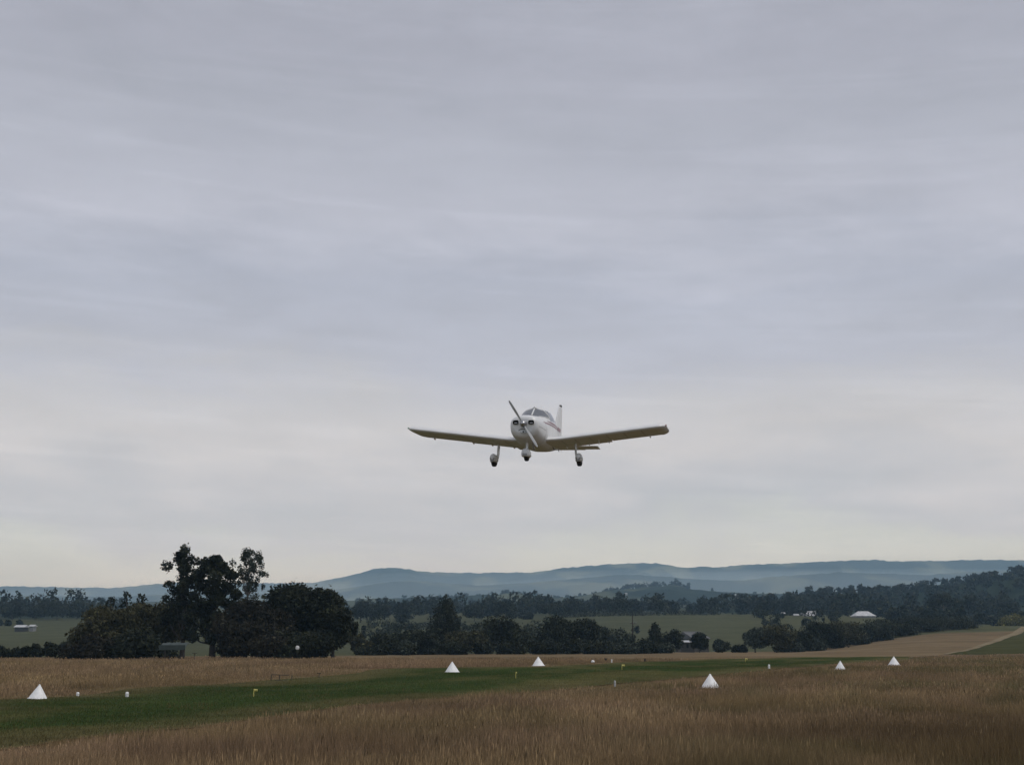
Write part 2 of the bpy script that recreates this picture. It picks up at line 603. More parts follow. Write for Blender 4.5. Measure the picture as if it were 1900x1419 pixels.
def tube(points, radii, sides=6):
    P = np.asarray(points, float)
    vs, fs = [], []
    for i, p in enumerate(P):
        d = P[min(i + 1, len(P) - 1)] - P[max(i - 1, 0)]
        d = d / (np.linalg.norm(d) + 1e-9)
        u = np.cross(d, [0.3, 1, 0.1])
        u /= np.linalg.norm(u)
        w = np.cross(d, u)
        for k in range(sides):
            a = 2 * math.pi * k / sides
            vs.append(p + (u * math.cos(a) + w * math.sin(a)) * radii[i])
    for i in range(len(P) - 1):
        for k in range(sides):
            a, b = i * sides + k, i * sides + (k + 1) % sides
            fs.append((a, b, b + sides, a + sides))
    return vs, fs


def join(parts):
    V, Fc, o = [], [], 0
    for v, f in parts:
        V.extend(v)
        Fc.extend([tuple(i + o for i in q) for q in f])
        o += len(v)
    return np.array(V), np.array(Fc)


def trunk_parts(h, rad, lobes, rg, top_frac=0.75, lean=0.03, branches=7):
    tp = [(0, 0, -0.3)]
    for i in range(1, 6):
        t = i / 5
        tp.append((rg.normal(0, lean) * h * t, rg.normal(0, lean) * h * t, h * top_frac * t))
    parts = [tube(tp, [rad * (1.25 - 0.2 * 0), rad, rad * 0.85, rad * 0.7, rad * 0.5, rad * 0.28], 7)]
    L_ = sorted(range(len(lobes)), key=lambda i: -lobes[i][3])[:branches]
    for i in L_:
        c = np.array(lobes[i][:3])
        t = min(max(c[2] / (h * top_frac) - 0.25, 0.25), 0.9)
        k = int(t * 5)
        s = np.array(tp[k])
        m = (s + c) / 2 + np.array([0, 0, -0.05 * h * rg.random()])
        parts.append(tube([s, m, c], [rad * 0.42, rad * 0.28, rad * 0.1], 5))
    return parts


def make_lobes(kind, h, w, rg, low=0.1):
    """crown lobes in tree space (base at origin), h total height, w crown width"""
    r = w / 2
    L_ = []
    if kind == 'round':
        cz, rz = h * (1 + low) / 2, h * (1 - low) / 2
        L_.append((0, 0, cz, r * 0.72, r * 0.72, rz * 0.78))
        for _ in range(26):
            a, e = rg.random() * 2 * math.pi, rg.uniform(-0.7, 1.0)
            q = rg.uniform(0.30, 0.46)
            ce = math.sqrt(max(0, 1 - e * e * 0.9))
            L_.append((math.cos(a) * ce * r * (1 - q * 0.8), math.sin(a) * ce * r * (1 - q * 0.8), cz + e * rz * (1 - q * 0.75), r * q, r * q, min(rz, r) * q * 0.9))
    elif kind == 'cone':
        for i in range(24):
            t = i / 23
            rr = r * (1 - t) ** 0.75 * 0.75 + 0.06 * r
            a = i * 2.4
            q = r * (0.42 - 0.26 * t)
            L_.append((math.cos(a) * rr * 0.7, math.sin(a) * rr * 0.7, h * (low + (0.97 - low) * t), q, q, q * 1.1))
        L_.append((0, 0, h * 0.4, r * 0.5, r * 0.5, h * 0.32))
    elif kind == 'gum':            # open eucalypt: separate clumps at branch ends
        for i in range(52):
            t = i / 51
            z = h * (low + (0.96 - low) * t)
            env = r * (math.sin(math.pi * min(1, 0.24 + 0.66 * t)) ** 0.7)
            a = rg.random() * 2 * math.pi
            q = r * rg.uniform(0.14, 0.27) * (1.0 - 0.25 * t)
            d = env * rg.uniform(0.1, 0.86)
            L_.append((math.cos(a) * d, math.sin(a) * d, z, q * rg.uniform(0.8, 1.3), q * rg.uniform(0.8, 1.3), q * rg.uniform(0.7, 1.3)))
    elif kind == 'lacy':
        for i in range(90):
            t = i / 89
            z = h * (low + (0.97 - low) * t)
            env = r * (math.sin(math.pi * min(1, 0.30 + 0.60 * t)) ** 0.6)
            a = rg.random() * 2 * math.pi
            q = r * rg.uniform(0.09, 0.20)
            d = env * rg.uniform(0.1, 1.0)
            L_.append((math.cos(a) * d, math.sin(a) * d, z, q, q, q * rg.uniform(0.8, 1.5)))
    elif kind == 'shrub':
        for _ in range(14):
            a = rg.random() * 2 * math.pi
            d = r * rg.random() ** 0.5 * 0.75
            q = r * rg.uniform(0.28, 0.45)
            zt = h * (1 - 0.45 * (d / r) ** 1.5) * rg.uniform(0.55, 1.0)
            L_.append((math.cos(a) * d, math.sin(a) * d, max(zt - q * 0.8, q * 0.4), q, q, q * 0.9))
        L_.append((0, 0, h * 0.35, r * 0.6, r * 0.6, h * 0.33))
    elif kind == 'umbrella':       # clear trunk and a spreading top
        for _ in range(22):
            a = rg.random() * 2 * math.pi
            d = r * rg.random() ** 0.5 * 0.85
            q = r * rg.uniform(0.2, 0.3)
            L_.append((math.cos(a) * d, math.sin(a) * d, h * (0.93 - 0.30 * (d / r) ** 2) - q * 0.5 - rg.random() * h * 0.12, q, q, q * 0.8))
    return L_


GREEN_D = ((0.006, 0.009, 0.0055), (0.036, 0.040, 0.021))
BROWN_D = ((0.009, 0.009, 0.006), (0.034, 0.030, 0.018))
GREEN_O = ((0.026, 0.028, 0.014), (0.065, 0.060, 0.028))
GREEN_G = ((0.022, 0.030, 0.022), (0.060, 0.068, 0.048))
GREEN_Y = ((0.06, 0.06, 0.02), (0.14, 0.13, 0.04))
_ts = [100]


def tree(name, kind, px, top, d, wpx, n, leaf, cols, label, cat='tree', group=None, low=0.1, trunk=None, base=None, bark=None, zbase=None):
    """a tree whose foot stands at column px, depth d; its height and width follow from where its top shows"""
    _ts[0] += 1
    rg = np.random.default_rng(_ts[0])
    p = on_ground(px, d)
    if zbase is not None:
        p[2] = zbase
    h = at(px, top, d)[2] - p[2]
    w = wpx / F_PX * d
    root = tag(empty(name, p), label, cat, group)
    lobes = make_lobes(kind, h, w, rg, low)
    v, f, c = leaf_cloud(lobes, n, leaf, rg, cols[0], cols[1], shell=0.35 if kind != 'lacy' else 0.2)
    v[:, 2] = np.maximum(v[:, 2], 0.02)
    rad = trunk if trunk else max(0.08, 0.022 * h)
    V, Q_ = join(trunk_parts(h, rad, lobes, rg, 0.7 if kind in ('gum', 'lacy', 'cone') else 0.55, branches=14 if kind in ('gum', 'lacy') else 7))
    link('trunk', np_mesh('trunk', V, Q_, bark or M_BARK, None, True), root)
    link('crown', np_mesh('crown', v, f, M_LEAF, c), root)
    return root


# --- the big group on the left
G1 = 'tall dark trees on the left edge of the airfield'
tree('eucalyptus_tree', 'gum', 338, 1014, 176, 112, 9500, 0.33, GREEN_D, 'tall leftmost gum tree with open gaps in its crown', group=G1, low=0.30, trunk=0.30)
tree('eucalyptus_tree', 'gum', 394, 1030, 170, 116, 16000, 0.36, GREEN_D, 'tall dense dark gum tree between the gappy gum and the lacy one', group=G1, low=0.16, trunk=0.36)
tree('eucalyptus_tree', 'lacy', 456, 1017, 188, 84, 7000, 0.27, GREEN_G, 'tall thin lacy gum tree with sky showing through its crown', group=G1, low=0.30, trunk=0.26, bark=M_PALEBARK)
tree('broadleaf_tree', 'round', 556, 1076, 176, 150, 24000, 0.40, GREEN_D, 'broad rounded dark tree right of the tall gums', group=G1, low=0.02)
tree('broadleaf_tree', 'round', 617, 1089, 172, 84, 13000, 0.40, GREEN_D, 'smaller rounded dark tree leaning against the broad round one', group=G1, low=0.0)
tree('broadleaf_tree', 'round', 468, 1116, 166, 150, 20000, 0.36, BROWN_D, 'low brownish spreading tree under the tall lacy gum', group=G1, low=0.0)
tree('broadleaf_tree', 'round', 200, 1127, 172, 140, 16000, 0.40, GREEN_O, 'olive dome-shaped tree at the left end of the tree group', group=G1, low=0.0)
tree('broadleaf_tree', 'round', 283, 1114, 182, 130, 15000, 0.40, GREEN_O, 'yellowish olive tree between the olive dome and the gappy gum', group=G1, low=0.1)
tree('broadleaf_tree', 'shrub', 262, 1160, 164, 130, 12000, 0.38, GREEN_D, 'low dark bush in front of the olive trees on the left', cat='bush', group=G1, low=0.0)
tree('broadleaf_tree', 'shrub', 560, 1150, 162, 120, 11000, 0.38, GREEN_D, 'dark bush at the foot of the broad rounded tree', cat='bush', group=G1, low=0.0)
tree('broadleaf_tree', 'shrub', 428, 1158, 163, 84, 9000, 0.36, BROWN_D, 'dark brown bush between the shelter table and the brownish tree', cat='bush', group=G1, low=0.0)
tree('broadleaf_tree', 'shrub', 500, 1166, 160, 90, 9000, 0.36, BROWN_D, 'low brown bush left of the round white plate', cat='bush', group=G1, low=0.0)
tree('broadleaf_tree', 'shrub', 165, 1166, 162, 96, 9000, 0.36, BROWN_D, 'low brown bush at the left end of the tree group', cat='bush', group=G1, low=0.0)
for px, top, lab in ((202, 1104, 'leftmost spindly sapling rising behind the olive dome tree'), (231, 1094, 'middle spindly sapling rising behind the olive trees'),
                     (259, 1099, 'rightmost spindly sapling rising behind the olive trees')):
    tree('spindly_tree', 'lacy', px, top, 215, 24, 420, 0.4, GREEN_D, lab, group='spindly saplings behind the olive trees', low=0.55)
HEDGE_L = [(-6, 1195, 46), (34, 1199, 34), (62, 1191, 40), (95, 1188, 46), (128, 1180, 44)]
HL = ['dark shrub cut by the left frame edge', 'smallest dark shrub in the gap near the left frame edge', 'bushy shrub third from the left frame edge',
      'wide shrub left of the pale shrub by the olive tree', 'pale grey shrub touching the olive dome tree']
for (px, top, w), lab in zip(HEDGE_L, HL):
    tree('shrub', 'shrub', px, top, 190, w, 2600, 0.36, GREEN_G if px > 110 else GREEN_D, lab, 'shrub', 'shrubs at the left frame edge', low=0)

# --- the row along the far edge of the airfield
MID = [
    (667, 1172, 236, 40, 'shrub', GREEN_O, 'brown low shrub right beside the broad rounded tree'),
    (705, 1166, 240, 74, 'shrub', GREEN_D, 'wide low bush, second right of the broad rounded tree'),
    (775, 1168, 240, 64, 'round', GREEN_D, 'round dark bush left of the tall pointed tree'),
    (752, 1182, 232, 34, 'shrub', GREEN_G, 'small pale shrub in front of the bushes left of the pointed tree'),
    (826, 1108, 262, 84, 'cone', GREEN_D, 'tallest pointed tree in the middle of the far row'),
    (862, 1168, 246, 74, 'round', GREEN_O, 'brownish bush at the right foot of the tall pointed tree'),
    (902, 1150, 280, 66, 'round', GREEN_G, 'greyish tree behind the brownish bush in the far row'),
    (927, 1141, 262, 70, 'round', GREEN_D, 'dark tree directly under the grey domed tree'),
    (958, 1162, 250, 50, 'shrub', GREEN_D, 'dark low shrub just left of the rightmost far cone marker column'),
    (984, 1152, 270, 70, 'shrub', GREEN_G, 'pale flecked shrub behind the far cone marker'),
    (1032, 1142, 268, 60, 'round', GREEN_D, 'dark round tree just right of the far cone marker'),
    (1084, 1147, 272, 60, 'round', GREEN_D, 'dark tree second right of the far cone marker'),
    (1124, 1168, 268, 44, 'cone', GREEN_G, 'small pointed tree left of the power pole'),
    (1148, 1160, 276, 54, 'shrub', GREEN_G, 'pale flecked bush beside the power pole'),
    (1192, 1180, 270, 56, 'shrub', GREEN_D, 'low dark bush right at the foot of the power pole'),
    (1216, 1157, 280, 42, 'cone', GREEN_D, 'narrow upright tree right of the power pole'),
    (1247, 1166, 284, 34, 'round', GREEN_D, 'slim round tree left of the low white-edged shed'),
    (1298, 1173, 290, 28, 'round', GREEN_D, 'single small round tree right of the low white-edged shed'),
    (1336, 1183, 294, 30, 'shrub', GREEN_G, 'small grey shrub standing alone in the gap of the far row'),
    (1372, 1190, 296, 26, 'shrub', GREEN_D, 'low dark shrub left of the tall narrow grey tree'),
    (1401, 1160, 300, 36, 'round', GREEN_G, 'tall narrow grey tree left of the green domed one'),
    (1441, 1157, 300, 62, 'round', GREEN_O, 'green domed tree near the right end of the far row'),
    (1488, 1163, 312, 54, 'shrub', GREEN_D, 'dark bush where the tan slope begins'),
    (1524, 1150, 322, 66, 'round', GREEN_D, 'dark tree at the lower end of the tan slope'),
    (1568, 1151, 345, 72, 'round', GREEN_O, 'brownish tree above the foot of the tan slope'),
    (1614, 1149, 372, 72, 'shrub', GREEN_D, 'dark bush below the long pale roof'),
    (1656, 1146, 395, 70, 'round', GREEN_D, 'dark round tree right of the long pale roof'),
    (1702, 1142, 420, 76, 'round', GREEN_D, 'dark broad tree at the top edge of the tan slope'),
    (1752, 1147, 432, 80, 'shrub', GREEN_D, 'black-looking bush at the top right of the tan slope'),
    (1792, 1158, 440, 50, 'shrub', GREEN_D, 'last low bush trailing off along the tan slope'),
]
for px, top, d, w, kind, cc, lab in MID:
    tree('tree' if kind != 'shrub' else 'shrub', kind, px, top, d, w * 1.22, int(75 * w), 0.44, cc, lab, 'tree' if kind != 'shrub' else 'shrub',
         'trees and shrubs along the far edge of the airfield', low=0.03)

# low undergrowth that fills the row between the trees
UNDER = [(690, 1192, 230, 60), (738, 1188, 238, 66), (800, 1186, 240, 60), (842, 1184, 236, 60), (890, 1180, 244, 60), (946, 1182, 246, 66), (1006, 1178, 252, 66),
         (1058, 1180, 256, 60), (1106, 1184, 260, 62), (1164, 1186, 262, 54), (1232, 1188, 270, 44), (1464, 1184, 304, 54), (1508, 1180, 312, 50), (1546, 1174, 330, 60),
         (1590, 1168, 352, 56), (1634, 1164, 378, 60), (1678, 1160, 402, 60), (1728, 1160, 424, 60)]
UL = ['nearest to the broad rounded tree', 'left of the small pale shrub', 'at the left foot of the tall pointed tree', 'in front of the tall pointed tree',
      'between the brownish bush and the dark tree', 'left behind the far cone marker', 'right behind the far cone marker', 'below the gap of the two dark round trees',
      'left of the small pointed tree', 'left of the power pole foot', 'left of the low white-edged shed', 'right of the green domed tree', 'where the tan slope starts',
      'on the lower tan slope', 'below the long pale roof on the slope', 'right below the long pale roof', 'along the upper tan slope', 'near the top of the tan slope']
for (px, top, d, w), lab in zip(UNDER, UL):
    tree('undergrowth_bush', 'shrub', px, top, d, w, 2600, 0.42, GREEN_D if px % 4 else GREEN_G, 'low undergrowth bush ' + lab, 'bush', 'undergrowth along the far edge of the airfield', low=0)

# --- single trees beyond the first paddock
BACK = [
    (938, 1112, 640, 50, 'round', GREEN_D, 'smooth dark domed tree standing above the middle of the far row'),
    (880, 1121, 660, 44, 'round', GREEN_D, 'rounded tree left of the smooth domed one'),
    (975, 1130, 680, 34, 'shrub', GREEN_D, 'low rounded tree between the dome and the flat-topped clump'),
    (1024, 1115, 690, 56, 'round', GREEN_D, 'left half of the flat-topped clump behind the far row'),
    (1066, 1114, 700, 50, 'round', GREEN_D, 'right half of the flat-topped clump behind the far row'),
    (1122, 1107, 720, 36, 'round', GREEN_D, 'left one of the twin rounded trees above the power pole'),
    (1152, 1107, 715, 46, 'round', GREEN_D, 'right one of the twin rounded trees above the power pole'),
    (700, 1117, 640, 50, 'round', GREEN_D, 'teal-dark tree beside the broad rounded tree'),
    (748, 1120, 660, 44, 'gum', GREEN_D, 'ragged tree left behind the tall pointed tree'),
    (668, 1113, 650, 34, 'round', GREEN_D, 'far tree half hidden by the broad rounded tree'),
    (1467, 1099, 760, 44, 'cone', GREEN_D, 'tall pointed tree behind the pale sheds on the right'),
    (1424, 1112, 770, 50, 'round', GREEN_D, 'rounded tree left of the tall pointed tree on the right'),
    (1754, 1096, 640, 66, 'umbrella', GREEN_D, 'spreading gum with a bare pale trunk on the right'),
    (1885, 1134, 560, 66, 'shrub', GREEN_Y, 'yellow green bush at the right frame edge'),
    (1800, 1146, 590, 60, 'shrub', GREEN_G, 'low grey hedge-like bush left of the yellow green one'),
    (1845, 1142, 600, 56, 'shrub', GREEN_D, 'dark bush between the grey and the yellow green ones'),
    (20, 1117, 700, 48, 'round', GREEN_D, 'dark domed tree in the far left corner of the wood'),
    (62, 1121, 720, 40, 'round', GREEN_D, 'smaller dome between the two big domes on the left'),
    (103, 1114, 705, 72, 'round', GREEN_D, 'widest dark domed tree in the left wood'),
    (140, 1120, 715, 46, 'round', GREEN_D, 'domed tree at the right end of the left wood'),
]
for px, top, d, w, kind, cc, lab in BACK:
    tree('tree' if kind != 'shrub' else 'shrub', kind, px, top, d, w, int(34 * w), 0.95, cc, lab, 'tree' if kind != 'shrub' else 'shrub',
         'trees beyond the first paddock', low=0.02 if kind != 'umbrella' else 0.4, bark=M_PALEBARK if kind == 'umbrella' else None)


# --- far woods that read as one mass
def wood(name, label, rows, leaf, seed, zfun=None, per=150, cc=GREEN_D):
    rg = np.random.default_rng(seed)
    V, Fq, C = [], [], []
    o = 0
    for px0, px1, d0, d1, h0, h1, cnt in rows:
        for _ in range(cnt):
            px, d = rg.uniform(px0, px1), rg.uniform(d0, d1)
            p = on_ground(px, d)
            if zfun is not None:
                p[2] = zfun(p[0], p[1])
            h = h0 * 0.6 + (h1 * 1.1 - h0 * 0.6) * rg.random() ** 1.3
            w = h * rg.uniform(0.7, 1.2)
            kind = rg.choice(['round', 'shrub', 'gum', 'round'])
            lob = make_lobes(kind, h, w, rg, 0.0 if kind != 'gum' else 0.25)
            v, f, c = leaf_cloud(lob, per, leaf, rg, cc[0], cc[1], 0.5)
            v[:, 2] = np.maximum(v[:, 2], -0.5)
            V.append(v + p)
            Fq.append(f + o)
            C.append(c)
            o += len(v)
    ob = link(name, np_mesh(name, np.concatenate(V), np.concatenate(Fq), M_LEAF, np.concatenate(C)))
    return tag(ob, label, 'woodland', kind='stuff')


wood('distant_woodland', 'dark wood behind the pale sheds left of the tree group', [(-150, 175, 730, 830, 10, 15, 46), (-150, 60, 620, 640, 2, 4, 16)], 1.9, 1)
wood('distant_woodland', 'dark wood between the tree group and the middle paddock', [(640, 1010, 730, 900, 9, 13, 60), (1000, 1340, 740, 900, 8, 12, 48)], 1.9, 2)
wood('distant_woodland', 'dark wood around the sheds at the foot of the right hill', [(1330, 1560, 760, 950, 9, 14, 46), (1540, 1960, 720, 830, 9, 13, 60), (1640, 1960, 570, 670, 3.5, 6, 60)], 1.9, 3, per=190)
wood('scrub_trees', 'scrubby low trees dotted over the paddock behind the far row', [(640, 1050, 390, 560, 2.5, 6.5, 60), (1080, 1200, 420, 520, 2, 4, 8), (1390, 1570, 440, 660, 2.5, 6.5, 34)], 0.8, 14, per=170)
wood('distant_woodland', 'blue woods and hedges scattered over the plain', [(-150, 1700, 1000, 1700, 6, 10, 190), (500, 1500, 1750, 2350, 6, 9, 150)], 3.0, 4, per=60)
wood('distant_woodland', 'blue tree line along the crest of the middle ridge', [(820, 1020, 2600, 2720, 6, 10, 34), (1115, 1285, 2600, 2720, 7, 13, 60), (640, 1500, 2560, 2710, 5, 8, 70)], 3.2, 5, mid_h, 60)
wood('distant_woodland', 'dark blue woods covering the right hill', [(1400, 2050, 1010, 1405, 5, 8.5, 420)], 2.2, 6, right_h, 80)
for px, top, lab in ((1728, 1074, 'left one of the two skyline trees on the right hill'), (1743, 1070, 'right one of the two skyline trees on the right hill')):
    p = on_ground(px, 1390)
    tree('skyline_tree', 'umbrella', px, top, 1390, 16, 260, 1.5, GREEN_D, lab, group='skyline trees on the right hill', zbase=right_h(p[0], 1390) - 0.5)


def hedge(px0, px1, d, h, n, label, seed):
    rg = np.random.default_rng(seed)
    a, b = on_ground(px0, d), on_ground(px1, d)
    lob = []
    for t in np.linspace(0, 1, n):
        q = a * (1 - t) + b * t
        q[2] = float(hz(q[0], q[1]))
        s = h * rg.uniform(0.35, 0.6)
        lob.append((q[0] - a[0] + rg.normal(0, .5), rg.normal(0, 0.5), q[2] - a[2] + s * 0.8, s * 1.3, s, s))
    root = tag(empty('hedge', a), label, 'hedge')
    v, f, c = leaf_cloud(lob, n * 120, 0.55, rg, *GREEN_D, 0.4)
    link('foliage', np_mesh('foliage', v, f, M_LEAF, c), root)
    return root


hedge(1040, 1335, 690, 3.4, 44, 'dark flecked hedge along the top of the middle paddock', 71)
hedge(715, 800, 560, 3.0, 16, 'short dark hedge across the paddock left of the pointed tree', 72)

# ------------------------------------------------------------------ dry grass
def blades(x, y, h, w, rg, base_c, tip_c, lean=0.28):
    n = len(x)
    z = hz(x, y)
    a = rg.random(n) * math.pi
    ux, uy = np.cos(a) * w * 0.5, np.sin(a) * w * 0.5
    lx, ly = rg.normal(0.06, lean, n) * h, rg.normal(0, lean, n) * h
    v = np.empty((n, 3, 3), np.float32)
    v[:, 0] = np.stack([x - ux, y - uy, z - 0.03], 1)
    v[:, 1] = np.stack([x + ux, y + uy, z - 0.03], 1)
    v[:, 2] = np.stack([x + lx, y + ly, z + h], 1)
    c = np.empty((n, 3, 3), np.float32)
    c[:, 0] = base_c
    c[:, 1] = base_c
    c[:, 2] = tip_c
    return v.reshape(-1, 3), c.reshape(-1, 3)


def heads(x, y, h, w, rg, col):
    """seed heads: slim upright diamonds near the tip, as two triangles"""
    n = len(x)
    z = hz(x, y)
    a = rg.random(n) * math.pi
    ux, uy = np.cos(a) * w * 0.5, np.sin(a) * w * 0.5
    lx, ly = rg.normal(0.05, 0.16, n) * h, rg.normal(0, 0.16, n) * h
    bot = np.stack([x + lx * 0.7, y + ly * 0.7, z + h * 0.7], 1)
    top = np.stack([x + lx, y + ly, z + h * 1.05], 1)
    mid = (bot * 0.55 + top * 0.45)
    off = np.stack([ux, uy, np.zeros(n)], 1)
    v = np.stack([bot, mid + off, top, bot, top, mid - off], 1).astype(np.float32)
    return v.reshape(-1, 3), np.repeat(col.astype(np.float32), 6, 0)


MARKS = []
for _px, _py, _l, _k in ((70, 1297, 0, 0.45), (839, 1247, 0, 0.4), (999, 1235, 0, 0.35), (1318, 1272, .12, 0.62), (1559, 1240, .10, 0.6), (1659, 1234, 0, 0.35), (1427, 1238, .1, 0.5),
                         (144, 1292, 0, 0.3), (235.5, 1293.5, 0, 0.3), (1100, 1229, 0, 0.15), (1135, 1228.5, 0, 0.15), (1124, 1226, 0, 0.2), (1196.5, 1227, 0, 0.2), (1141, 1274, 0, 0.6)):
    _p = ground_at(_px, _py, _l)
    MARKS.append((_p[0], _p[1], _k))
def grass_zone(d0, d1, density, hh, ww, rg, head_share):
    area = 0.42 * (d1 * d1 - d0 * d0)
    n = int(area * density)
    y = np.sqrt(rg.random(n) * (d1 * d1 - d0 * d0) + d0 * d0)
    x = (rg.random(n) * 2 - 1) * 0.42 * y
    # thin out into tufts
    tuft = 0.55 * vnoise(x / 0.55, y / 0.7, 5) + 0.45 * vnoise(x / 2.4, y / 3.1, 6)
    keep = (rg.random(n) < smooth(0.15, 0.6, tuft) * 0.85 + 0.15) & ~inside(RUNWAY_POLY, x, y) & (y < np.interp(x / y, [-0.4, -0.1, 0.0, 0.13, 0.25, 0.4], [178, 165, 165, 170, 200, 215]))
    fx = x[keep]
    fy = y[keep]
    tf = tuft[keep]
    n = len(fx)
    patch = 0.6 * vnoise(fx / 6.0, fy / 8.0, 7) + 0.4 * vnoise(fx / 1.7, fy / 2.4, 8)
    h = hh * (0.40 + 0.70 * rg.random(n) ** 1.4) * (0.7 + 0.6 * tf)
    h *= 0.22 + 0.78 * smooth(0.0, 4.5, edge_dist(fx, fy)) * (0.7 + 0.45 * vnoise(fx / 2.0, fy / 4.0, 12))
    for mx_, my_, keepf in MARKS:
        along = np.hypot(mx_, my_)
        ux_, uy_ = -mx_ / along, -my_ / along
        dx_, dy_ = fx - mx_, fy - my_
        fwd_ = dx_ * ux_ + dy_ * uy_
        lat_ = np.abs(dx_ * uy_ - dy_ * ux_)
        near_ = (lat_ < 0.85) & (fwd_ > -0.8) & (fwd_ < 9.0)
        h = np.where(near_, h * keepf, h)
    w = ww * (0.6 + 0.8 * rg.random(n))
    # ochre to pinkish brown straw, with greener patches to the right of the near field
    straw = np.array([0.36, 0.258, 0.120])
    pink = np.array([0.36, 0.242, 0.140])
    green = np.array([0.175, 0.158, 0.066])
    dark = np.array([0.12, 0.085, 0.045])
    k = vnoise(fx / 9.0 + 4, fy / 5.0, 9)[:, None]
    c = straw * (1 - k) + pink * k
    g = (smooth(0.50, 0.72, patch) * (0.25 + 0.55 * smooth(-2, 14, fx)))[:, None]
    c = c * (1 - g) + green * g
    c = c * (0.86 + 0.28 * rg.random((n, 1))) * (0.62 + 0.5 * vnoise(fx / 3.5, fy / 6.0, 10)[:, None] + 0.26 * vnoise(fx / 0.8, fy / 1.6, 13)[:, None])
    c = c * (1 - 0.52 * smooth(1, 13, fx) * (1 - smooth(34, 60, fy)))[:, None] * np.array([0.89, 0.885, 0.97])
    old = (rg.random((n, 1)) < 0.08)
    c = np.where(old, dark, c)
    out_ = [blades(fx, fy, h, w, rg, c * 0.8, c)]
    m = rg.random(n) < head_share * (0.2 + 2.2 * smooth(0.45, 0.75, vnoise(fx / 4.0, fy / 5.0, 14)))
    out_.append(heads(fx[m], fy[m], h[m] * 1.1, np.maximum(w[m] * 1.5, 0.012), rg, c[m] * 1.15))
    return out_


rg = np.random.default_rng(77)
chunks = []
for z_ in ((19, 36, 680, 0.52, 0.0085, 0.10), (36, 60, 380, 0.50, 0.012, 0.10), (60, 95, 130, 0.46, 0.021, 0.08),
           (95, 140, 46, 0.40, 0.036, 0.08), (140, 215, 16, 0.36, 0.065, 0.06)):
    chunks += grass_zone(z_[0], z_[1], z_[2], z_[3], z_[4], rg, z_[5])
# taller weed stalks, dark or straw coloured, here and there
n = 520
sy = np.sqrt(rg.random(n) * (70 ** 2 - 20 ** 2) + 20 ** 2)
sx = (rg.random(n) * 2 - 1) * 0.42 * sy
ok = ~inside(RUNWAY_POLY, sx, sy) & (edge_dist(sx, sy) > 2.5) & (vnoise(sx / 5.0, sy / 7.0, 21) > 0.45)
sx, sy = sx[ok], sy[ok]
n = len(sx)
wc = np.where(rg.random((n, 1)) < 0.5, np.array([[0.10, 0.072, 0.043]]), np.array([[0.27, 0.20, 0.115]]))
for k_ in range(4):
    ox, oy = sx + rg.normal(0, 0.05, n), sy + rg.normal(0, 0.05, n)
    hw_ = 0.42 + 0.22 * rg.random(n)
    chunks.append(blades(ox, oy, hw_, np.full(n, 0.010), rg, wc, wc, 0.16))
    chunks.append(heads(ox, oy, hw_ * 0.98, np.full(n, 0.020), rg, wc))
V = np.concatenate([c[0] for c in chunks])
Cc = np.concatenate([c[1] for c in chunks])
print('grass tris', len(V) // 3)
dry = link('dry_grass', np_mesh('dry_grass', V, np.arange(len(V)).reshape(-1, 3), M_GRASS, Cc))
tag(dry, 'tall dry brown grass standing around the green runway', 'grass', kind='stuff')

# short mown blades on the runway
n = 240000
rw = XR - XL
pr = rw * np.gradient(ry) * np.exp(-ry / 45.0)
ii = rg.choice(len(ry), n, p=pr / pr.sum())
P_ = np.stack([XL[ii] + rg.random(n) * rw[ii], ry[ii] + (rg.random(n) - 0.5) * np.gradient(ry)[ii]], 1)
cg = runway_col(P_[:, 0], P_[:, 1]) * (0.55 + 1.0 * rg.random((n, 1)))
stray = rg.random(n) < 0.07 + 0.25 * (vnoise(P_[:, 0] / 1.7, P_[:, 1] / 2.9, 41) > 0.72)
cg = np.where(stray[:, None], np.array([0.13, 0.11, 0.05]) * (0.7 + 0.6 * rg.random((n, 1))), cg)
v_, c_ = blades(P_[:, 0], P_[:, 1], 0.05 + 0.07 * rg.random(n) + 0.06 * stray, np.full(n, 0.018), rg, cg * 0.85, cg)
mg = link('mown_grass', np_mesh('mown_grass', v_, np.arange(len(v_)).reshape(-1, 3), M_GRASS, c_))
tag(mg, 'short mown green grass of the runway strip', 'grass', kind='stuff')


# ------------------------------------------------------------------ small solid builders
def box_mesh(name, size, mat, bevel=0.0, taper=1.0):
    bm = bmesh.new()
    bmesh.ops.create_cube(bm, size=1.0)
    for v in bm.verts:
        k = taper if v.co.z > 0 else 1.0
        v.co = Vector((v.co.x * size[0] * k, v.co.y * size[1] * k, v.co.z * size[2]))
    if bevel:
        bmesh.ops.bevel(bm, geom=bm.edges[:], offset=bevel, segments=2, affect='EDGES', profile=0.6)
    me = bpy.data.meshes.new(name)
    bm.to_mesh(me)
    bm.free()
    me.materials.append(mat)
    return me


def box(name, size, loc, mat, parent=None, bevel=0.0, rot=(0, 0, 0), taper=1.0):
    o = link(name, box_mesh(name, size, mat, bevel, taper), parent)
    o.location = loc
    o.rotation_euler = rot
    return o


def lathe_mesh(name, prof, mat, sides=28, axis='z', smooth_shade=True):
    vs, fs = [], []
    for r, z in prof:
        for k in range(sides):
            a = 2 * math.pi * k / sides
            p = (r * math.cos(a), r * math.sin(a), z)
            vs.append(p if axis == 'z' else ((p[2], p[0], p[1]) if axis == 'x' else (p[0], p[2], p[1])))
    for i in range(len(prof) - 1):
        for k in range(sides):
            a, b = i * sides + k, i * sides + (k + 1) % sides
            fs.append((a, b, b + sides, a + sides))
    return np_mesh(name, vs, fs, mat, None, smooth_shade)


def tube_obj(name, pts, radii, mat, parent, sides=10):
    v, f = tube(pts, radii, sides)
    return link(name, np_mesh(name, v, f, mat, None, True), parent)


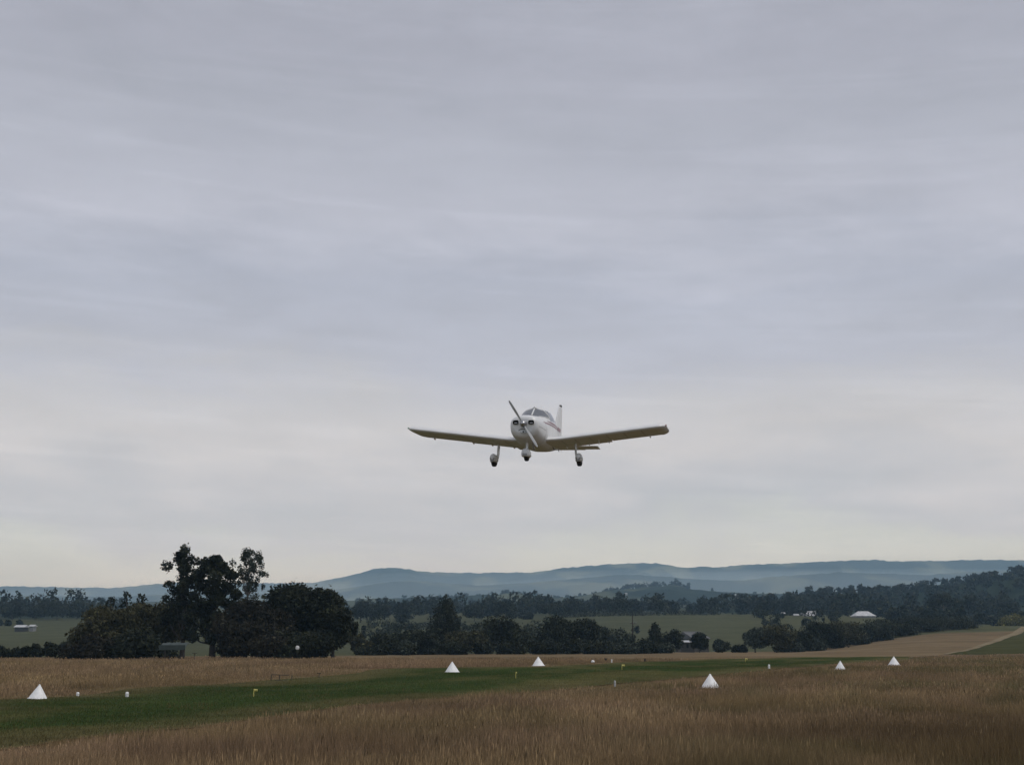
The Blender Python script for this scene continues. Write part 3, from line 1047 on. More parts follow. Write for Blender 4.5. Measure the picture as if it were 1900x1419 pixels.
M_WHITE = paint('white_plastic', (0.80, 0.80, 0.79), 0.5, var=0.09, scale=5, bump=0.25)
M_YELLOW = paint('faded_yellow', (0.52, 0.46, 0.13), 0.6, var=0.12, scale=12)
M_DARKWOOD = paint('dark_wood', (0.045, 0.036, 0.028), 0.9, var=0.3, scale=9, bump=0.4)
M_OLDWOOD = paint('weathered_wood', (0.085, 0.070, 0.052), 0.9, var=0.3, scale=9, bump=0.4)
M_GREENPAINT = paint('green_sheet', (0.028, 0.042, 0.038), 0.6, var=0.2, scale=3)
M_ROOFPALE = paint('pale_sheet_roof', (0.43, 0.44, 0.45), 0.5, var=0.22, scale=0.8)
M_ROOFGREY = paint('grey_sheet_roof', (0.075, 0.078, 0.08), 0.6, var=0.15, scale=0.8)
M_WALLGREY = paint('shed_wall', (0.06, 0.059, 0.055), 0.8, var=0.2, scale=0.6)
M_WALLPALE = paint('pale_wall', (0.24, 0.24, 0.235), 0.8, var=0.1, scale=0.5)
M_PANE = paint('dark_pane', (0.02, 0.022, 0.025), 0.15, var=0.1)
M_GALV = paint('galvanised', (0.3, 0.3, 0.3), 0.5, 0.6)

# ------------------------------------------------------------------ cone markers
CONE = lathe_mesh('shell', [(0.485, 0.035), (0.40, 0.165), (0.30, 0.315), (0.19, 0.475), (0.085, 0.625), (0.055, 0.662)], M_WHITE, 32)
RIM = lathe_mesh('base_rim', [(0.47, 0.0), (0.535, 0.0), (0.54, 0.018), (0.53, 0.034), (0.48, 0.042)], M_WHITE, 32)
TIP = lathe_mesh('tip_cap', [(0.06, 0.655), (0.058, 0.675), (0.045, 0.705), (0.022, 0.722), (0.0, 0.726)], M_WHITE, 24)
CONES = [(70, 1297, 0.0, (0.02, 0.07), 'white cone marker nearest the left frame edge'),
         (839, 1247, 0.0, (0, 0.01), 'white cone marker on green grass below the tall pointed tree'),
         (999, 1235, 0.0, (0.02, 0), 'white cone marker on the far runway edge under the aircraft'),
         (1318, 1272, 0.12, (0, 0), 'largest white cone marker standing in the near brown grass'),
         (1559, 1240, 0.10, (-0.02, 0.03), 'smallest cone marker, its foot sunk in grass'),
         (1659, 1234, 0.0, (0, -0.01), 'rightmost white cone marker below the tan slope')]
for px, py, lift, (rx, ry), lab in CONES:
    p = ground_at(px, py, lift)
    c = tag(empty('cone_marker', p + np.array([0, 0, 0.01])), lab, 'cone marker', 'white cone markers along the runway')
    c.rotation_euler = (rx, ry, px * 0.37)
    if px == 70:
        c.scale = (0.80, 0.80, 0.84)
    if px == 1559:
        c.scale = (0.78, 0.78, 0.88)
    link('shell', CONE, c)
    link('base_rim', RIM, c)
    link('tip_cap', TIP, c)

# ------------------------------------------------------------------ small runway markers
def flag_marker(px, py, h, label, turn=0.0, flag=0.14):
    p = ground_at(px, py)
    r = tag(empty('flag_marker', p, turn), label, 'marker', 'yellow flag markers on the runway')
    tube_obj('stake', [(0, 0, -0.1), (0, 0, h * 0.5), (0.004, 0, h)], [0.022, 0.02, 0.018], M_YELLOW, r)
    n = 7
    vs, fs = [], []
    for i in range(n):
        t = i / (n - 1)
        yb = 0.018 * math.sin(t * 4.2)
        for z in (h * 0.99, h * 0.99 - flag * (0.85 - 0.2 * t)):
            for s in (-0.003, 0.003):
                vs.append((0.012 + flag * t, yb + s, z - 0.015 * t))
    for i in range(n - 1):
        a, b = i * 4, i * 4 + 4
        fs += [(a, b, b + 2, a + 2), (a + 1, a + 3, b + 3, b + 1), (a, a + 1, b + 1, b), (a + 2, b + 2, b + 3, a + 3)]
    fs += [(0, 2, 3, 1), (4 * n - 4, 4 * n - 3, 4 * n - 1, 4 * n - 2)]
    link('flag', np_mesh('flag', vs, fs, M_YELLOW, None, False), r)


flag_marker(470.5, 1293, 0.36, 'yellow flag marker with its flag out, on the left half of the runway', 0.1, 0.15)
flag_marker(957, 1259, 0.42, 'slim yellow flag marker just right of the middle of the runway', 1.1, 0.12)
flag_marker(1154, 1243, 0.42, 'small pale yellow flag marker on the runway right of the aircraft', 0.2, 0.2)
flag_marker(1383, 1228, 0.40, 'smallest pale flag marker at the far end of the runway', 0.0, 0.22)


def peg(px, py, w, h, label, name='white_peg', lift=0.0, mat=M_WHITE):
    p = ground_at(px, py, lift)
    r = tag(empty(name, p, px * 0.11), label, 'marker', 'small white marker pegs beside the runway')
    link('body', lathe_mesh('body', [(w * 0.46, -0.05), (w * 0.5, 0.01), (w * 0.48, h * 0.85), (w * 0.40, h * 0.95), (w * 0.18, h), (0, h)], mat, 14), r)
    link('collar', lathe_mesh('collar', [(w * 0.51, h * 0.55), (w * 0.55, h * 0.57), (w * 0.55, h * 0.66), (w * 0.50, h * 0.68)], mat, 14), r)


peg(144, 1292, 0.13, 0.20, 'short white peg nearest to the leftmost cone marker')
peg(235.5, 1293.5, 0.14, 0.24, 'upright white peg left of the yellow flag')
peg(1135, 1228.5, 0.13, 0.30, 'slim white peg right of the white stone at the far runway edge')
peg(1427, 1238, 0.15, 0.32, 'dull white peg where the green strip meets brown grass', lift=0.1)
peg(1141, 1274, 0.10, 0.34, 'faint pale peg poking out of the near brown grass', mat=M_ROOFPALE)

# rounded white stone
p = ground_at(1100, 1229)
rgk = np.random.default_rng(3)
bm = bmesh.new()
bmesh.ops.create_icosphere(bm, subdivisions=2, radius=0.17)
for v in bm.verts:
    v.co *= 1 + rgk.normal(0, 0.06)
    v.co.z = max(v.co.z * 0.95, -0.1) + 0.1
    v.co.x += 0.04 * v.co.z
me = bpy.data.meshes.new('white_stone')
bm.to_mesh(me)
bm.free()
me.materials.append(M_WHITE)
o = link('white_stone', me)
o.location = p
tag(o, 'rounded white painted stone at the far runway edge', 'stone')


def stump(px, py, w, h, label):
    p = ground_at(px, py)
    r = tag(empty('dark_post', p, 0.3), label, 'post', 'short dark posts at the far runway edge')
    box('post', (w, w * 0.8, h + 0.1), (0, 0, h / 2 - 0.05), M_DARKWOOD, r, 0.012, (0, 0.05, 0))
    box('cap', (w * 1.25, w, 0.05), (0.01, 0, h + 0.02), M_DARKWOOD, r, 0.01, (0, 0.05, 0))


stump(1124, 1226, 0.24, 0.26, 'squat dark post between the white stone and the slim peg')
stump(1196.5, 1227, 0.14, 0.28, 'thin dark post right of the slim white peg')

# round white plate on a post before the trees
p = on_ground(552, 158)
pt = at(552, 1201, 158)
r = tag(empty('round_sign', p), 'round white plate on a thin post in front of the dark trees', 'sign')
hh = pt[2] - p[2]
tube_obj('post', [(0, 0, -0.2), (0, 0, hh)], [0.025, 0.025], M_DARKWOOD, r, 8)
d_ = link('plate', lathe_mesh('plate', [(0, -0.05), (0.21, -0.05), (0.225, -0.04), (0.225, -0.025), (0, -0.025)], M_WHITE, 24, 'y'), r)
d_.location = (0, 0, hh)
d_.rotation_euler = (0, 0, 0.1)

# broken wooden frame at the edge of the strip
p = ground_at(503, 1263)
s_ = p[1] / F_PX
r = tag(empty('wooden_frame', p), 'low broken wooden frame at the upper edge of the strip', 'frame')
box('post', (0.045, 0.045, 0.44), (0, 0, 0.17), M_OLDWOOD, r, 0.008, (0, 0.03, 0))
box('post', (0.05, 0.05, 0.40), (15 * s_, 0.1, 0.14), M_OLDWOOD, r, 0.008, (0, -0.06, 0))
box('post', (0.05, 0.05, 0.40), (36 * s_, 0.2, 0.12), M_OLDWOOD, r, 0.008, (0, 0.2, 0))
box('rail', (0.98, 0.035, 0.04), (16 * s_, 0.09, 0.36), M_OLDWOOD, r, 0.008, (0, 0.04, 0.1))
box('fallen_plank', (0.75, 0.12, 0.05), (19 * s_, -0.1, 0.03), M_OLDWOOD, r, 0.008, (0, 0.05, -0.1))
p = ground_at(592, 1258)
r = tag(empty('short_stake', p), 'short dark T-shaped stake right of the broken wooden frame', 'stake')
box('stake', (0.04, 0.04, 0.36), (0, 0, 0.12), M_OLDWOOD, r, 0.006, (0, 0.05, 0))
box('crosspiece', (0.26, 0.035, 0.05), (0, 0, 0.315), M_OLDWOOD, r, 0.006, (0, 0.03, 0))

# shelter under the gum trees
p = on_ground(323, 157)
s_ = 157 / F_PX
zt = at(323, 1197, 157)[2] - p[2]
r = tag(empty('shelter', p), 'small dark green open shelter under the tall gum trees', 'shelter')
for k in range(6):
    box('roof_sheet', (7.9 * s_, 1.8, 0.04), ((-20 + 8 * k) * s_, 0, zt + 0.06 * (k % 2)), M_GREENPAINT, r, 0, (0.30, 0, 0))
box('fascia', (48 * s_, 0.04, 0.55), (0, -0.92, zt - 0.22), M_GREENPAINT, r, 0.01)
for x in (-13, 10, 21):
    box('post', (0.13, 0.13, zt + 0.3), (x * s_, -0.7 if x != 10 else 0.8, zt / 2 - 0.15), M_DARKWOOD, r, 0.01, (0, -0.05 if x < 0 else 0.0, 0))
box('bench', (30 * s_, 0.4, 0.06), (0, 0.3, 0.46), M_DARKWOOD, r, 0.01)
box('bench_leg', (0.1, 0.3, 0.48), (-9 * s_, 0.3, 0.2), M_DARKWOOD, r, 0.01)
box('bench_leg', (0.1, 0.3, 0.48), (9 * s_, 0.3, 0.2), M_DARKWOOD, r, 0.01)
p = on_ground(362, 156)
r = tag(empty('small_table', p), 'tiny dark table on one leg right of the green shelter', 'table')
box('top', (0.55, 0.4, 0.05), (0, 0, 0.74), M_DARKWOOD, r, 0.01)
box('leg', (0.07, 0.07, 0.85), (0, 0, 0.31), M_DARKWOOD, r, 0.008)

# ------------------------------------------------------------------ power pole
p = on_ground(1174, 279)
ht = at(1173, 1141, 279)[2] - p[2]
r = tag(empty('power_pole', p, 0.5), 'dark wooden power pole with crossarm behind the far shrubs', 'power pole')
tube_obj('pole', [(0, 0, -0.5), (0, 0, ht * 0.5), (0.03, 0, ht)], [0.15, 0.125, 0.10], M_DARKWOOD, r)
box('crossarm', (1.5, 0.10, 0.12), (0.1, -0.12, ht - 1.6), M_DARKWOOD, r, 0.01, (0, 0.03, 0))
for x in (-0.55, 0.15, 0.75):
    i_ = link('insulator', lathe_mesh('insulator', [(0.03, 0), (0.05, 0.03), (0.03, 0.07), (0.05, 0.10), (0.03, 0.14), (0, 0.15)], M_GALV, 10), r)
    i_.location = (x, -0.12, ht - 1.545)


# ------------------------------------------------------------------ far buildings
def shed(px, py, d, wpx, hpx, roof_px, label, roof_mat, wall_mat, depth=6.0, hip=0.0, zbase=None, rz=0.0, group='pale sheds and houses in the distance', windows=2):
    """gabled or hipped building, eaves front to the camera; (px, py) is the middle of its foot"""
    s = d / F_PX
    p = on_ground(px, d)
    zz_ = at(px, py, d)[2]
    g = p[2] if zbase is None else zbase
    p[2] = zz_
    w, h, rh = wpx * s, hpx * s, roof_px * s
    root = tag(empty('shed', p, rz), label, 'building', group)
    sink = max(0.5, zz_ - g + 0.5)
    box('wall', (w, depth, h + sink), (0, 0, (h - sink) / 2), wall_mat, root)
    e = 0.35
    x0, x1 = -w / 2 - e, w / 2 + e
    y0, y1 = -depth / 2 - e, depth / 2 + e
    hx = hip * w / 2
    vs = [(x0, y0, h), (x1, y0, h), (x1, y1, h), (x0, y1, h), (x0 + hx, 0, h + rh), (x1 - hx, 0, h + rh),
          (x0, y0, h - .12), (x1, y0, h - .12), (x1, y1, h - .12), (x0, y1, h - .12)]
    bm = bmesh.new()
    bv = [bm.verts.new(v) for v in vs]
    for f in ((0, 1, 5, 4), (2, 3, 4, 5), (1, 2, 5), (3, 0, 4), (0, 6, 7, 1), (1, 7, 8, 2), (2, 8, 9, 3), (3, 9, 6, 0), (9, 8, 7, 6)):
        bm.faces.new([bv[i] for i in f])
    me = bpy.data.meshes.new('roof')
    bm.to_mesh(me)
    bm.free()
    me.materials.append(roof_mat)
    rf = link('roof', me, root)
    tube_obj('ridge_cap', [(x0 + hx, 0, h + rh + .02), (x1 - hx, 0, h + rh + .02)], [0.1, 0.1], roof_mat, rf, 6)
    for k in range(windows):
        wx = (k + 0.5) / windows * w - w / 2
        wi = box('window', (min(1.1, w * 0.16), 0.06, min(1.0, h * 0.45)), (wx, -depth / 2 - 0.03, h * 0.55), M_PANE, root)
        box('sill', (min(1.3, w * 0.2), 0.12, 0.08), (0, -0.04, -min(1.0, h * 0.45) / 2 - 0.04), wall_mat, wi)
    return root


shed(38, 1166, 556, 17, 3, 3.5, 'long low white-roofed shed at the far left paddock', M_ROOFPALE, M_WALLGREY, 5, windows=2)
shed(59, 1166, 556, 7, 4.5, 2.5, 'small white-roofed shed right of the long low one', M_ROOFPALE, M_WALLPALE, 4, windows=1)
shed(1455, 1140, 700, 4.5, 2.5, 1.5, 'tiny white hut left of the pale sheds on the right', M_ROOFPALE, M_WALLPALE, 2, windows=0)
shed(1479, 1146, 695, 7, 5, 2, 'narrow white shed between the tiny hut and the wide pale roof', M_ROOFPALE, M_WALLPALE, 3, windows=1)
shed(1492, 1145, 697, 6, 6, 2, 'small grey shed touching the wide pale roof', M_ROOFGREY, M_WALLGREY, 3, windows=1)
shed(1506, 1145, 690, 20, 3, 8, 'shed with wide steep pale roof right of the small grey one', M_ROOFPALE, M_WALLPALE, 9, hip=0.25, windows=2)
shed(1604, 1144, 690, 37, 1.5, 8.5, 'long low house with pale hipped roof among dark trees', M_ROOFPALE, M_WALLPALE, 9, hip=0.55, windows=4)
q_ = on_ground(1832, 1230)
shed(1832, 1090, 1230, 17, 3, 3.5, 'white-roofed house high on the right hill', M_ROOFPALE, M_WALLPALE, 8, zbase=right_h(q_[0], 1230), rz=0.4, windows=2)
sh = shed(1273, 1207, 302, 25, 16, 2.0, 'low shed with a white front edge behind the far row', M_ROOFPALE, M_WALLGREY, 5, windows=1, group=None)
shed(1284, 1207, 322, 34, 22, 12, 'grey gabled shed behind the white-edged one', M_ROOFGREY, M_WALLGREY, 7, windows=1, rz=0.5, group=None)
shed(1369, 1105, 2100, 5, 1.5, 1.5, 'tiny white house far out on the plain', M_ROOFPALE, M_WALLPALE, 6, windows=0)
shed(1163, 1103, 2250, 4, 1.5, 1.5, 'tiny white house at the foot of the middle ridge', M_ROOFPALE, M_WALLPALE, 6, windows=0)

# ------------------------------------------------------------------ aircraft
AC = tag(empty('light_aircraft', (0.345, 46.24, 7.255)), 'white low-wing light aircraft with maroon stripes flying above the runway', 'aircraft')
AC.rotation_mode = 'YXZ'
AC.rotation_euler = (0.0, R(1.31), R(-12.77))
M_AC = paint('aircraft_white', (0.70, 0.70, 0.695), 0.32, var=0.07, scale=2.6)
M_SEAM = paint('panel_seam', (0.16, 0.16, 0.16), 0.7)
M_BAND = paint('aircraft_grey', (0.30, 0.30, 0.31), 0.4, var=0.05)
M_STRIPE = paint('maroon_stripe', (0.24, 0.11, 0.125), 0.35, var=0.08)
M_BLACK = paint('matt_black', (0.006, 0.006, 0.006), 0.9, var=0.1)
M_TYRE = paint('tyre_rubber', (0.012, 0.012, 0.013), 0.75, var=0.2, scale=20)
M_METAL = paint('bare_metal', (0.45, 0.45, 0.46), 0.35, 0.9)
M_PROP = paint('propeller_grey', (0.42, 0.43, 0.43), 0.45, 0.1)
M_LENS = paint('lamp_lens', (0.6, 0.62, 0.62), 0.08, var=0.02)
M_RED = paint('red_lens', (0.25, 0.02, 0.02), 0.15)
M_GREENL = paint('green_lens', (0.02, 0.2, 0.06), 0.15)
M_CABIN = paint('cabin_lining', (0.4, 0.39, 0.38), 0.9)
M_SEAT = paint('seat_cloth', (0.20, 0.185, 0.18), 0.9, var=0.15)
mg_, n_, l_, b_ = new_mat('canopy_glass')
n_.remove(b_)
tr = n_.new('ShaderNodeBsdfTransparent')
tr.inputs[0].default_value = (0.80, 0.81, 0.82, 1)
gl = n_.new('ShaderNodeBsdfGlossy')
gl.inputs['Roughness'].default_value = 0.05
fr = n_.new('ShaderNodeFresnel')
fr.inputs[0].default_value = 1.6
mx = n_.new('ShaderNodeMixShader')
mm = n_.new('ShaderNodeMath')
mm.operation = 'MULTIPLY_ADD'
mm.inputs[1].default_value = 0.9
mm.inputs[2].default_value = 0.36
l_.new(fr.outputs[0], mm.inputs[0])
l_.new(mm.outputs[0], mx.inputs[0])
l_.new(tr.outputs[0], mx.inputs[1])
l_.new(gl.outputs[0], mx.inputs[2])
l_.new(mx.outputs[0], n_['Material Output'].inputs['Surface'])
M_GLASS = mg_

#        y     top   bottom  half-width  widest-z  n_top n_bot
SEC = np.array([
    [0.20, 0.17, -0.30, 0.34, -0.04, 2.6, 2.6], [0.23, 0.24, -0.38, 0.42, -0.04, 2.6, 2.6], [0.30, 0.29, -0.45, 0.475, -0.04, 2.5, 2.6],
    [0.45, 0.325, -0.50, 0.505, -0.04, 2.4, 2.6], [0.8, 0.36, -0.55, 0.53, -0.05, 2.3, 2.7], [1.25, 0.385, -0.585, 0.55, -0.05, 2.3, 2.8],
    [1.42, 0.40, -0.60, 0.558, -0.05, 2.3, 2.9], [1.60, 0.53, -0.61, 0.562, -0.03, 2.25, 3.0], [1.85, 0.69, -0.62, 0.567, -0.02, 2.25, 3.0],
    [2.08, 0.785, -0.625, 0.57, -0.02, 2.3, 3.0], [2.35, 0.83, -0.63, 0.572, -0.02, 2.35, 3.0], [2.75, 0.83, -0.63, 0.57, -0.02, 2.35, 3.0],
    [3.15, 0.77, -0.63, 0.55, -0.02, 2.3, 3.0], [3.55, 0.645, -0.61, 0.51, -0.02, 2.25, 2.9], [4.0, 0.50, -0.585, 0.44, -0.03, 2.2, 2.8],
    [4.6, 0.39, -0.535, 0.345, -0.05, 2.2, 2.6], [5.3, 0.30, -0.47, 0.235, -0.07, 2.2, 2.4], [6.0, 0.23, -0.40, 0.14, -0.08, 2.1, 2.2],
    [6.6, 0.18, -0.33, 0.075, -0.07, 2.0, 2.0], [6.9, 0.14, -0.27, 0.03, -0.07, 2.0, 2.0]])
SEC[:, 1] += 0.0465 * SEC[:, 0] * 0.9
SEC[:, 2] += 0.0465 * np.maximum(0, SEC[:, 0] - 2.8) * 1.7 + 0.05 * smooth(1.2, 2.0, SEC[:, 0])
SEC[:, 4] += 0.0465 * SEC[:, 0] * 0.9
YS = np.concatenate([np.linspace(0.20, 0.5, 14), np.arange(0.53, 1.38, 0.05), np.arange(1.38, 3.75, 0.035), np.arange(3.78, 6.9, 0.1), [6.9]])


def sec_at(y):
    y = np.atleast_1d(np.asarray(y, float))
    acc = 0
    offs = np.linspace(-0.09, 0.09, 7)
    for o_ in offs:
        yy = y + o_ * np.clip((y - 0.2) / 0.4, 0.0, 1) * np.clip((6.95 - y) / 0.3, 0, 1)
        acc = acc + np.stack([np.interp(yy, SEC[:, 0], SEC[:, k]) for k in range(1, 7)], -1)
    return acc / len(offs)


def fus_pt(y, a, off=0.0):
    """surface point at station y, angle a (0 = plane's left side, pi/2 = top)"""
    t, b, hw, zc, nt_, nb_ = sec_at(y)[0]
    ca, sa = math.cos(a), math.sin(a)
    n_ = nt_ if sa >= 0 else nb_
    x = (hw + off) * math.copysign(abs(ca) ** (2 / n_), ca)
    z = zc + ((t + off - zc) if sa >= 0 else (zc - b + off)) * math.copysign(abs(sa) ** (2 / n_), sa)
    return (x, float(y), z)


def side_x(y, z, off=0.004):
    """half-width of the hull at station y and height z"""
    t, b, hw, zc, nt_, nb_ = sec_at(y)[0]
    if z >= zc:
        q, n_ = (z - zc) / (t - zc), nt_
    else:
        q, n_ = (zc - z) / (zc - b), nb_
    return hw * max(0.0, 1 - min(1, q) ** n_) ** (1 / n_) + off


NA = 96
ANG = np.linspace(0, 2 * math.pi, NA, endpoint=False)
FV = np.array([[fus_pt(y, a) for a in ANG] for y in YS])


def window_of(c):
    x, y, z = c
    z -= 0.0465 * y * 0.9
    ax = abs(x)
    if y < 1.36 or y > 3.62:
        return None
    screen_back = 1.99 - 0.22 * max(0.0, (z - 0.35))          # pillar leans back towards its foot
    if y < screen_back and z > 0.375 + 0.02 * (y < 1.45):
        return None if ax < 0.022 else ('windscreen_left' if x > 0 else 'windscreen_right')
    top_lim = 0.66 - 0.30 * max(0.0, y - 3.0)
    if z > 0.30 and z < top_lim and ax > 0.2:
        if screen_back + 0.07 < y < 2.78:
            return 'side_left' if x > 0 else 'side_right'
        if 2.85 < y < 3.56 - 0.35 * max(0, z - 0.30):
            return 'rear_left' if x > 0 else 'rear_right'
    return None


faces = {}
for i in range(len(YS) - 1):
    for k in range(NA):
        k2 = (k + 1) % NA
        c = (FV[i, k] + FV[i, k2] + FV[i + 1, k] + FV[i + 1, k2]) / 4
        faces.setdefault(window_of(c), []).append((i * NA + k, i * NA + k2, (i + 1) * NA + k2, (i + 1) * NA + k))
flat = FV.reshape(-1, 3)


def sub_mesh(name, fl, mat, scale=1.0):
    fl = np.array(fl)
    u, inv = np.unique(fl, return_inverse=True)
    v = flat[u].copy()
    return np_mesh(name, v, inv.reshape(fl.shape)[:, ::-1], mat, None, True)


hull = link('fuselage', sub_mesh('fuselage', faces[None], M_AC), AC)
# nose bowl front and tail end closed with fans
fv = [tuple(p) for p in FV[0]] + [(0, 0.185, -0.06)]
link('nose_bowl', np_mesh('nose_bowl', fv, [(k, NA, (k + 1) % NA) for k in range(NA)], M_AC, None, True), AC)
fv = [tuple(p) for p in FV[-1]] + [(0, 6.93, -0.07)]
link('tail_cap', np_mesh('tail_cap', fv, [(k, (k + 1) % NA, NA) for k in range(NA)], M_AC, None, True), AC)
for key, nm in (('windscreen_left', 'windscreen'), ('windscreen_right', 'windscreen'), ('side_left', 'side_window'), ('side_right', 'side_window'),
                ('rear_left', 'rear_window'), ('rear_right', 'rear_window')):
    link(nm, sub_mesh(nm, faces[key], M_GLASS), AC)


def strip_on_hull(name, path, width, mat, side=1, off=0.006, thick=0.012):
    """a narrow band laid along (y, z) points on one flank of the hull"""
    P0, P1 = [], []
    for (y, z), w in zip(path, width):
        P0.append((side * side_x(y, z - w / 2, off), y, z - w / 2))
        P1.append((side * side_x(y, z + w / 2, off), y, z + w / 2))
    n = len(P0)
    v = P0 + P1
    f = [(i, i + 1, n + i + 1, n + i) if side < 0 else (i, n + i, n + i + 1, i + 1) for i in range(n - 1)]
    return link(name, np_mesh(name, v, f, mat, None, True), AC)


for s in (1, -1):
    yy = np.linspace(1.05, 6.3, 60)
    z1 = 0.17 - 0.012 * (yy - 1.05) + 0.0465 * yy * 0.9
    strip_on_hull('lower_stripe', list(zip(yy, z1 - 0.01)), 0.045 * np.clip((yy - 1.0) / 0.4, 0.2, 1), M_STRIPE, s)
    strip_on_hull('upper_stripe', list(zip(yy[6:], z1[6:] + 0.075)), 0.06 * np.clip((yy[6:] - 1.5) / 0.6, 0.15, 1), M_STRIPE, s)

# window posts
for s in (1, -1):
    pts = []
    for z in np.linspace(0.36, 0.775, 9):
        y = 2.02 - 0.22 * (z - 0.35)
        z += 0.0465 * y * 0.9
        pts.append((s * side_x(y, z, 0.004), y, z))
    tube_obj('door_pillar', pts, [0.024] * 9, M_AC, AC, 6)
# rubber seal along the foot of the windscreen
for s in (1, -1):
    sl_ = []
    for k in range(18):
        t_ = k / 17
        y = 1.44 + 0.55 * t_ ** 1.6
        z = 0.378 + 0.0465 * y * 0.9 + 0.012 * (1 - t_)
        sl_.append((s * side_x(y, z, 0.004), y, z))
    tube_obj('windscreen_seal', sl_, [0.016] * 18, M_AC, AC, 6)
cp = [fus_pt(y, math.pi / 2, 0.004) for y in np.linspace(1.42, 2.02, 12)]
tube_obj('windscreen_post', cp, [0.026] * 12, M_AC, AC, 6)

# cabin
box('instrument_panel', (0.92, 0.08, 0.30), (0, 1.62, 0.24), M_SEAT, AC, 0.02)
box('cabin_floor', (0.95, 2.1, 0.03), (0, 2.55, -0.40), M_CABIN, AC)
for x in (-0.25, 0.25):
    for y in (2.35, 3.15):
        st = box('seat', (0.42, 0.42, 0.14), (x, y, -0.22), M_SEAT, AC, 0.03)
        box('seat_back', (0.40, 0.10, 0.56 if y < 3 else 0.44), (0, 0.24, 0.30), M_SEAT, st, 0.04, (-0.2, 0, 0))

# engine air inlets: a lip round a shallow dish, shade of a deep opening painted black
def inlet(cx, cz, w, h, y, name='air_inlet'):
    ring = []
    n = 20
    for k in range(n):
        a = 2 * math.pi * k / n
        ring.append((math.copysign(abs(math.cos(a)) ** 0.6, math.cos(a)) * w / 2, math.copysign(abs(math.sin(a)) ** 0.6, math.sin(a)) * h / 2))
    vs, fs = [], []
    for sc, yy in ((1.14, 0.03), (1.10, -0.015), (1.0, -0.022)):
        for x, z in ring:
            vs.append((cx + x * sc, y + yy + 0.10 * abs(x * sc + cx) ** 2, cz + z * sc))
    for j in range(2):
        for k in range(n):
            a, b = j * n + k, j * n + (k + 1) % n
            fs.append((a, b, b + n, a + n))
    o = link(name, np_mesh(name, vs, fs, M_AC, None, True), AC)
    vs2 = []
    for sc, yy in ((1.0, -0.022), (0.96, 0.0)):
        for x, z in ring:
            vs2.append((cx + x * sc, y + yy + 0.10 * abs(x * sc + cx) ** 2, cz + z * sc))
    vs2.append((cx, y + 0.008 + 0.1 * cx * cx, cz))
    fs2 = [(k, (k + 1) % n, (k + 1) % n + n, k + n) for k in range(n)]
    bmx = bmesh.new()
    bv = [bmx.verts.new(v) for v in vs2]
    for f in fs2:
        bmx.faces.new([bv[i] for i in f])
    for k in range(n):
        bmx.faces.new([bv[n + k], bv[n + (k + 1) % n], bv[2 * n]])
    me = bpy.data.meshes.new('throat_shade')
    bmx.to_mesh(me)
    bmx.free()
    me.materials.append(M_BLACK)
    link('throat_shade', me, o)
    # cylinder fins glimpsed inside
    b1 = box('cooling_fin', (w * 0.5, 0.012, h * 0.16), (cx, y - 0.004 + 0.1 * cx * cx, cz - h * 0.12), M_METAL, o, 0.004)
    return o


inlet(0.265, 0.055, 0.20, 0.15, 0.172)
inlet(-0.265, 0.055, 0.20, 0.15, 0.172)
# chin scoop with landing light
sc_v, sc_f = [], []
n = 22
for j, (k_, yo) in enumerate(((1.0, 0.02), (1.0, -0.035), (0.90, -0.04), (0.84, 0.0))):
    for i in range(n):
        t = i / (n - 1)
        a = math.pi * t
        sc_v.append((math.cos(a) * 0.185 * k_, 0.20 + yo + 0.05 * (1 - math.sin(a)), -0.27 + math.sin(a) ** 0.8 * 0.115 * k_))
for j in range(3):
    for i in range(n - 1):
        sc_f.append((j * n + i, j * n + i + 1, (j + 1) * n + i + 1, (j + 1) * n + i))
lip = link('scoop_lip', np_mesh('scoop_lip', sc_v, sc_f, M_BLACK, None, True), AC)
ll = link('landing_light', lathe_mesh('landing_light', [(0.0, -0.045), (0.05, -0.04), (0.085, -0.02), (0.095, 0.01), (0.095, 0.04)], M_LENS, 24, 'y'), AC)
ll.location = (0, 0.215, -0.265)
ll.scale = (1.35, 1, 0.8)
box('lamp_filament', (0.03, 0.01, 0.07), (0.0, -0.047, 0.0), M_BLACK, ll, 0.003)

# spinner and propeller at rest
spin = link('spinner', lathe_mesh('spinner', [(0.0, 0.0), (0.035, 0.012), (0.075, 0.05), (0.105, 0.11), (0.12, 0.17), (0.122, 0.19), (0.0, 0.19)], M_METAL, 28, 'y'), AC)
PROP_ANG = math.atan2(42, -27)         # towards the upper left as seen
prop = empty('propeller', (0, 0.12, 0))
prop.parent = AC
for s in (0, math.pi):
    vs, fs = [], []
    st = [(0.08, 0.055, 0.040, 62), (0.16, 0.085, 0.032, 56), (0.30, 0.11, 0.024, 48), (0.48, 0.115, 0.018, 40), (0.66, 0.105, 0.014, 34), (0.82, 0.09, 0.010, 30), (0.91, 0.065, 0.008, 28), (0.94, 0.025, 0.005, 28)]
    for rr, ch, th_, pit in st:
        cpit, spit = math.cos(R(pit)), math.sin(R(pit))
        for k in range(12):
            a = 2 * math.pi * k / 12
            cx, cy = math.cos(a) * ch / 2, math.sin(a) * th_ / 2
            vs.append((rr, cx * spit + cy * cpit, cx * cpit - cy * spit))
    for i in range(len(st) - 1):
        for k in range(12):
            a, b = i * 12 + k, i * 12 + (k + 1) % 12
            fs.append((a, b, b + 12, a + 12))
    bl = link('blade', np_mesh('blade', vs, fs, M_PROP, None, True), prop)
    bl.rotation_euler = (0, -(PROP_ANG + s), 0)


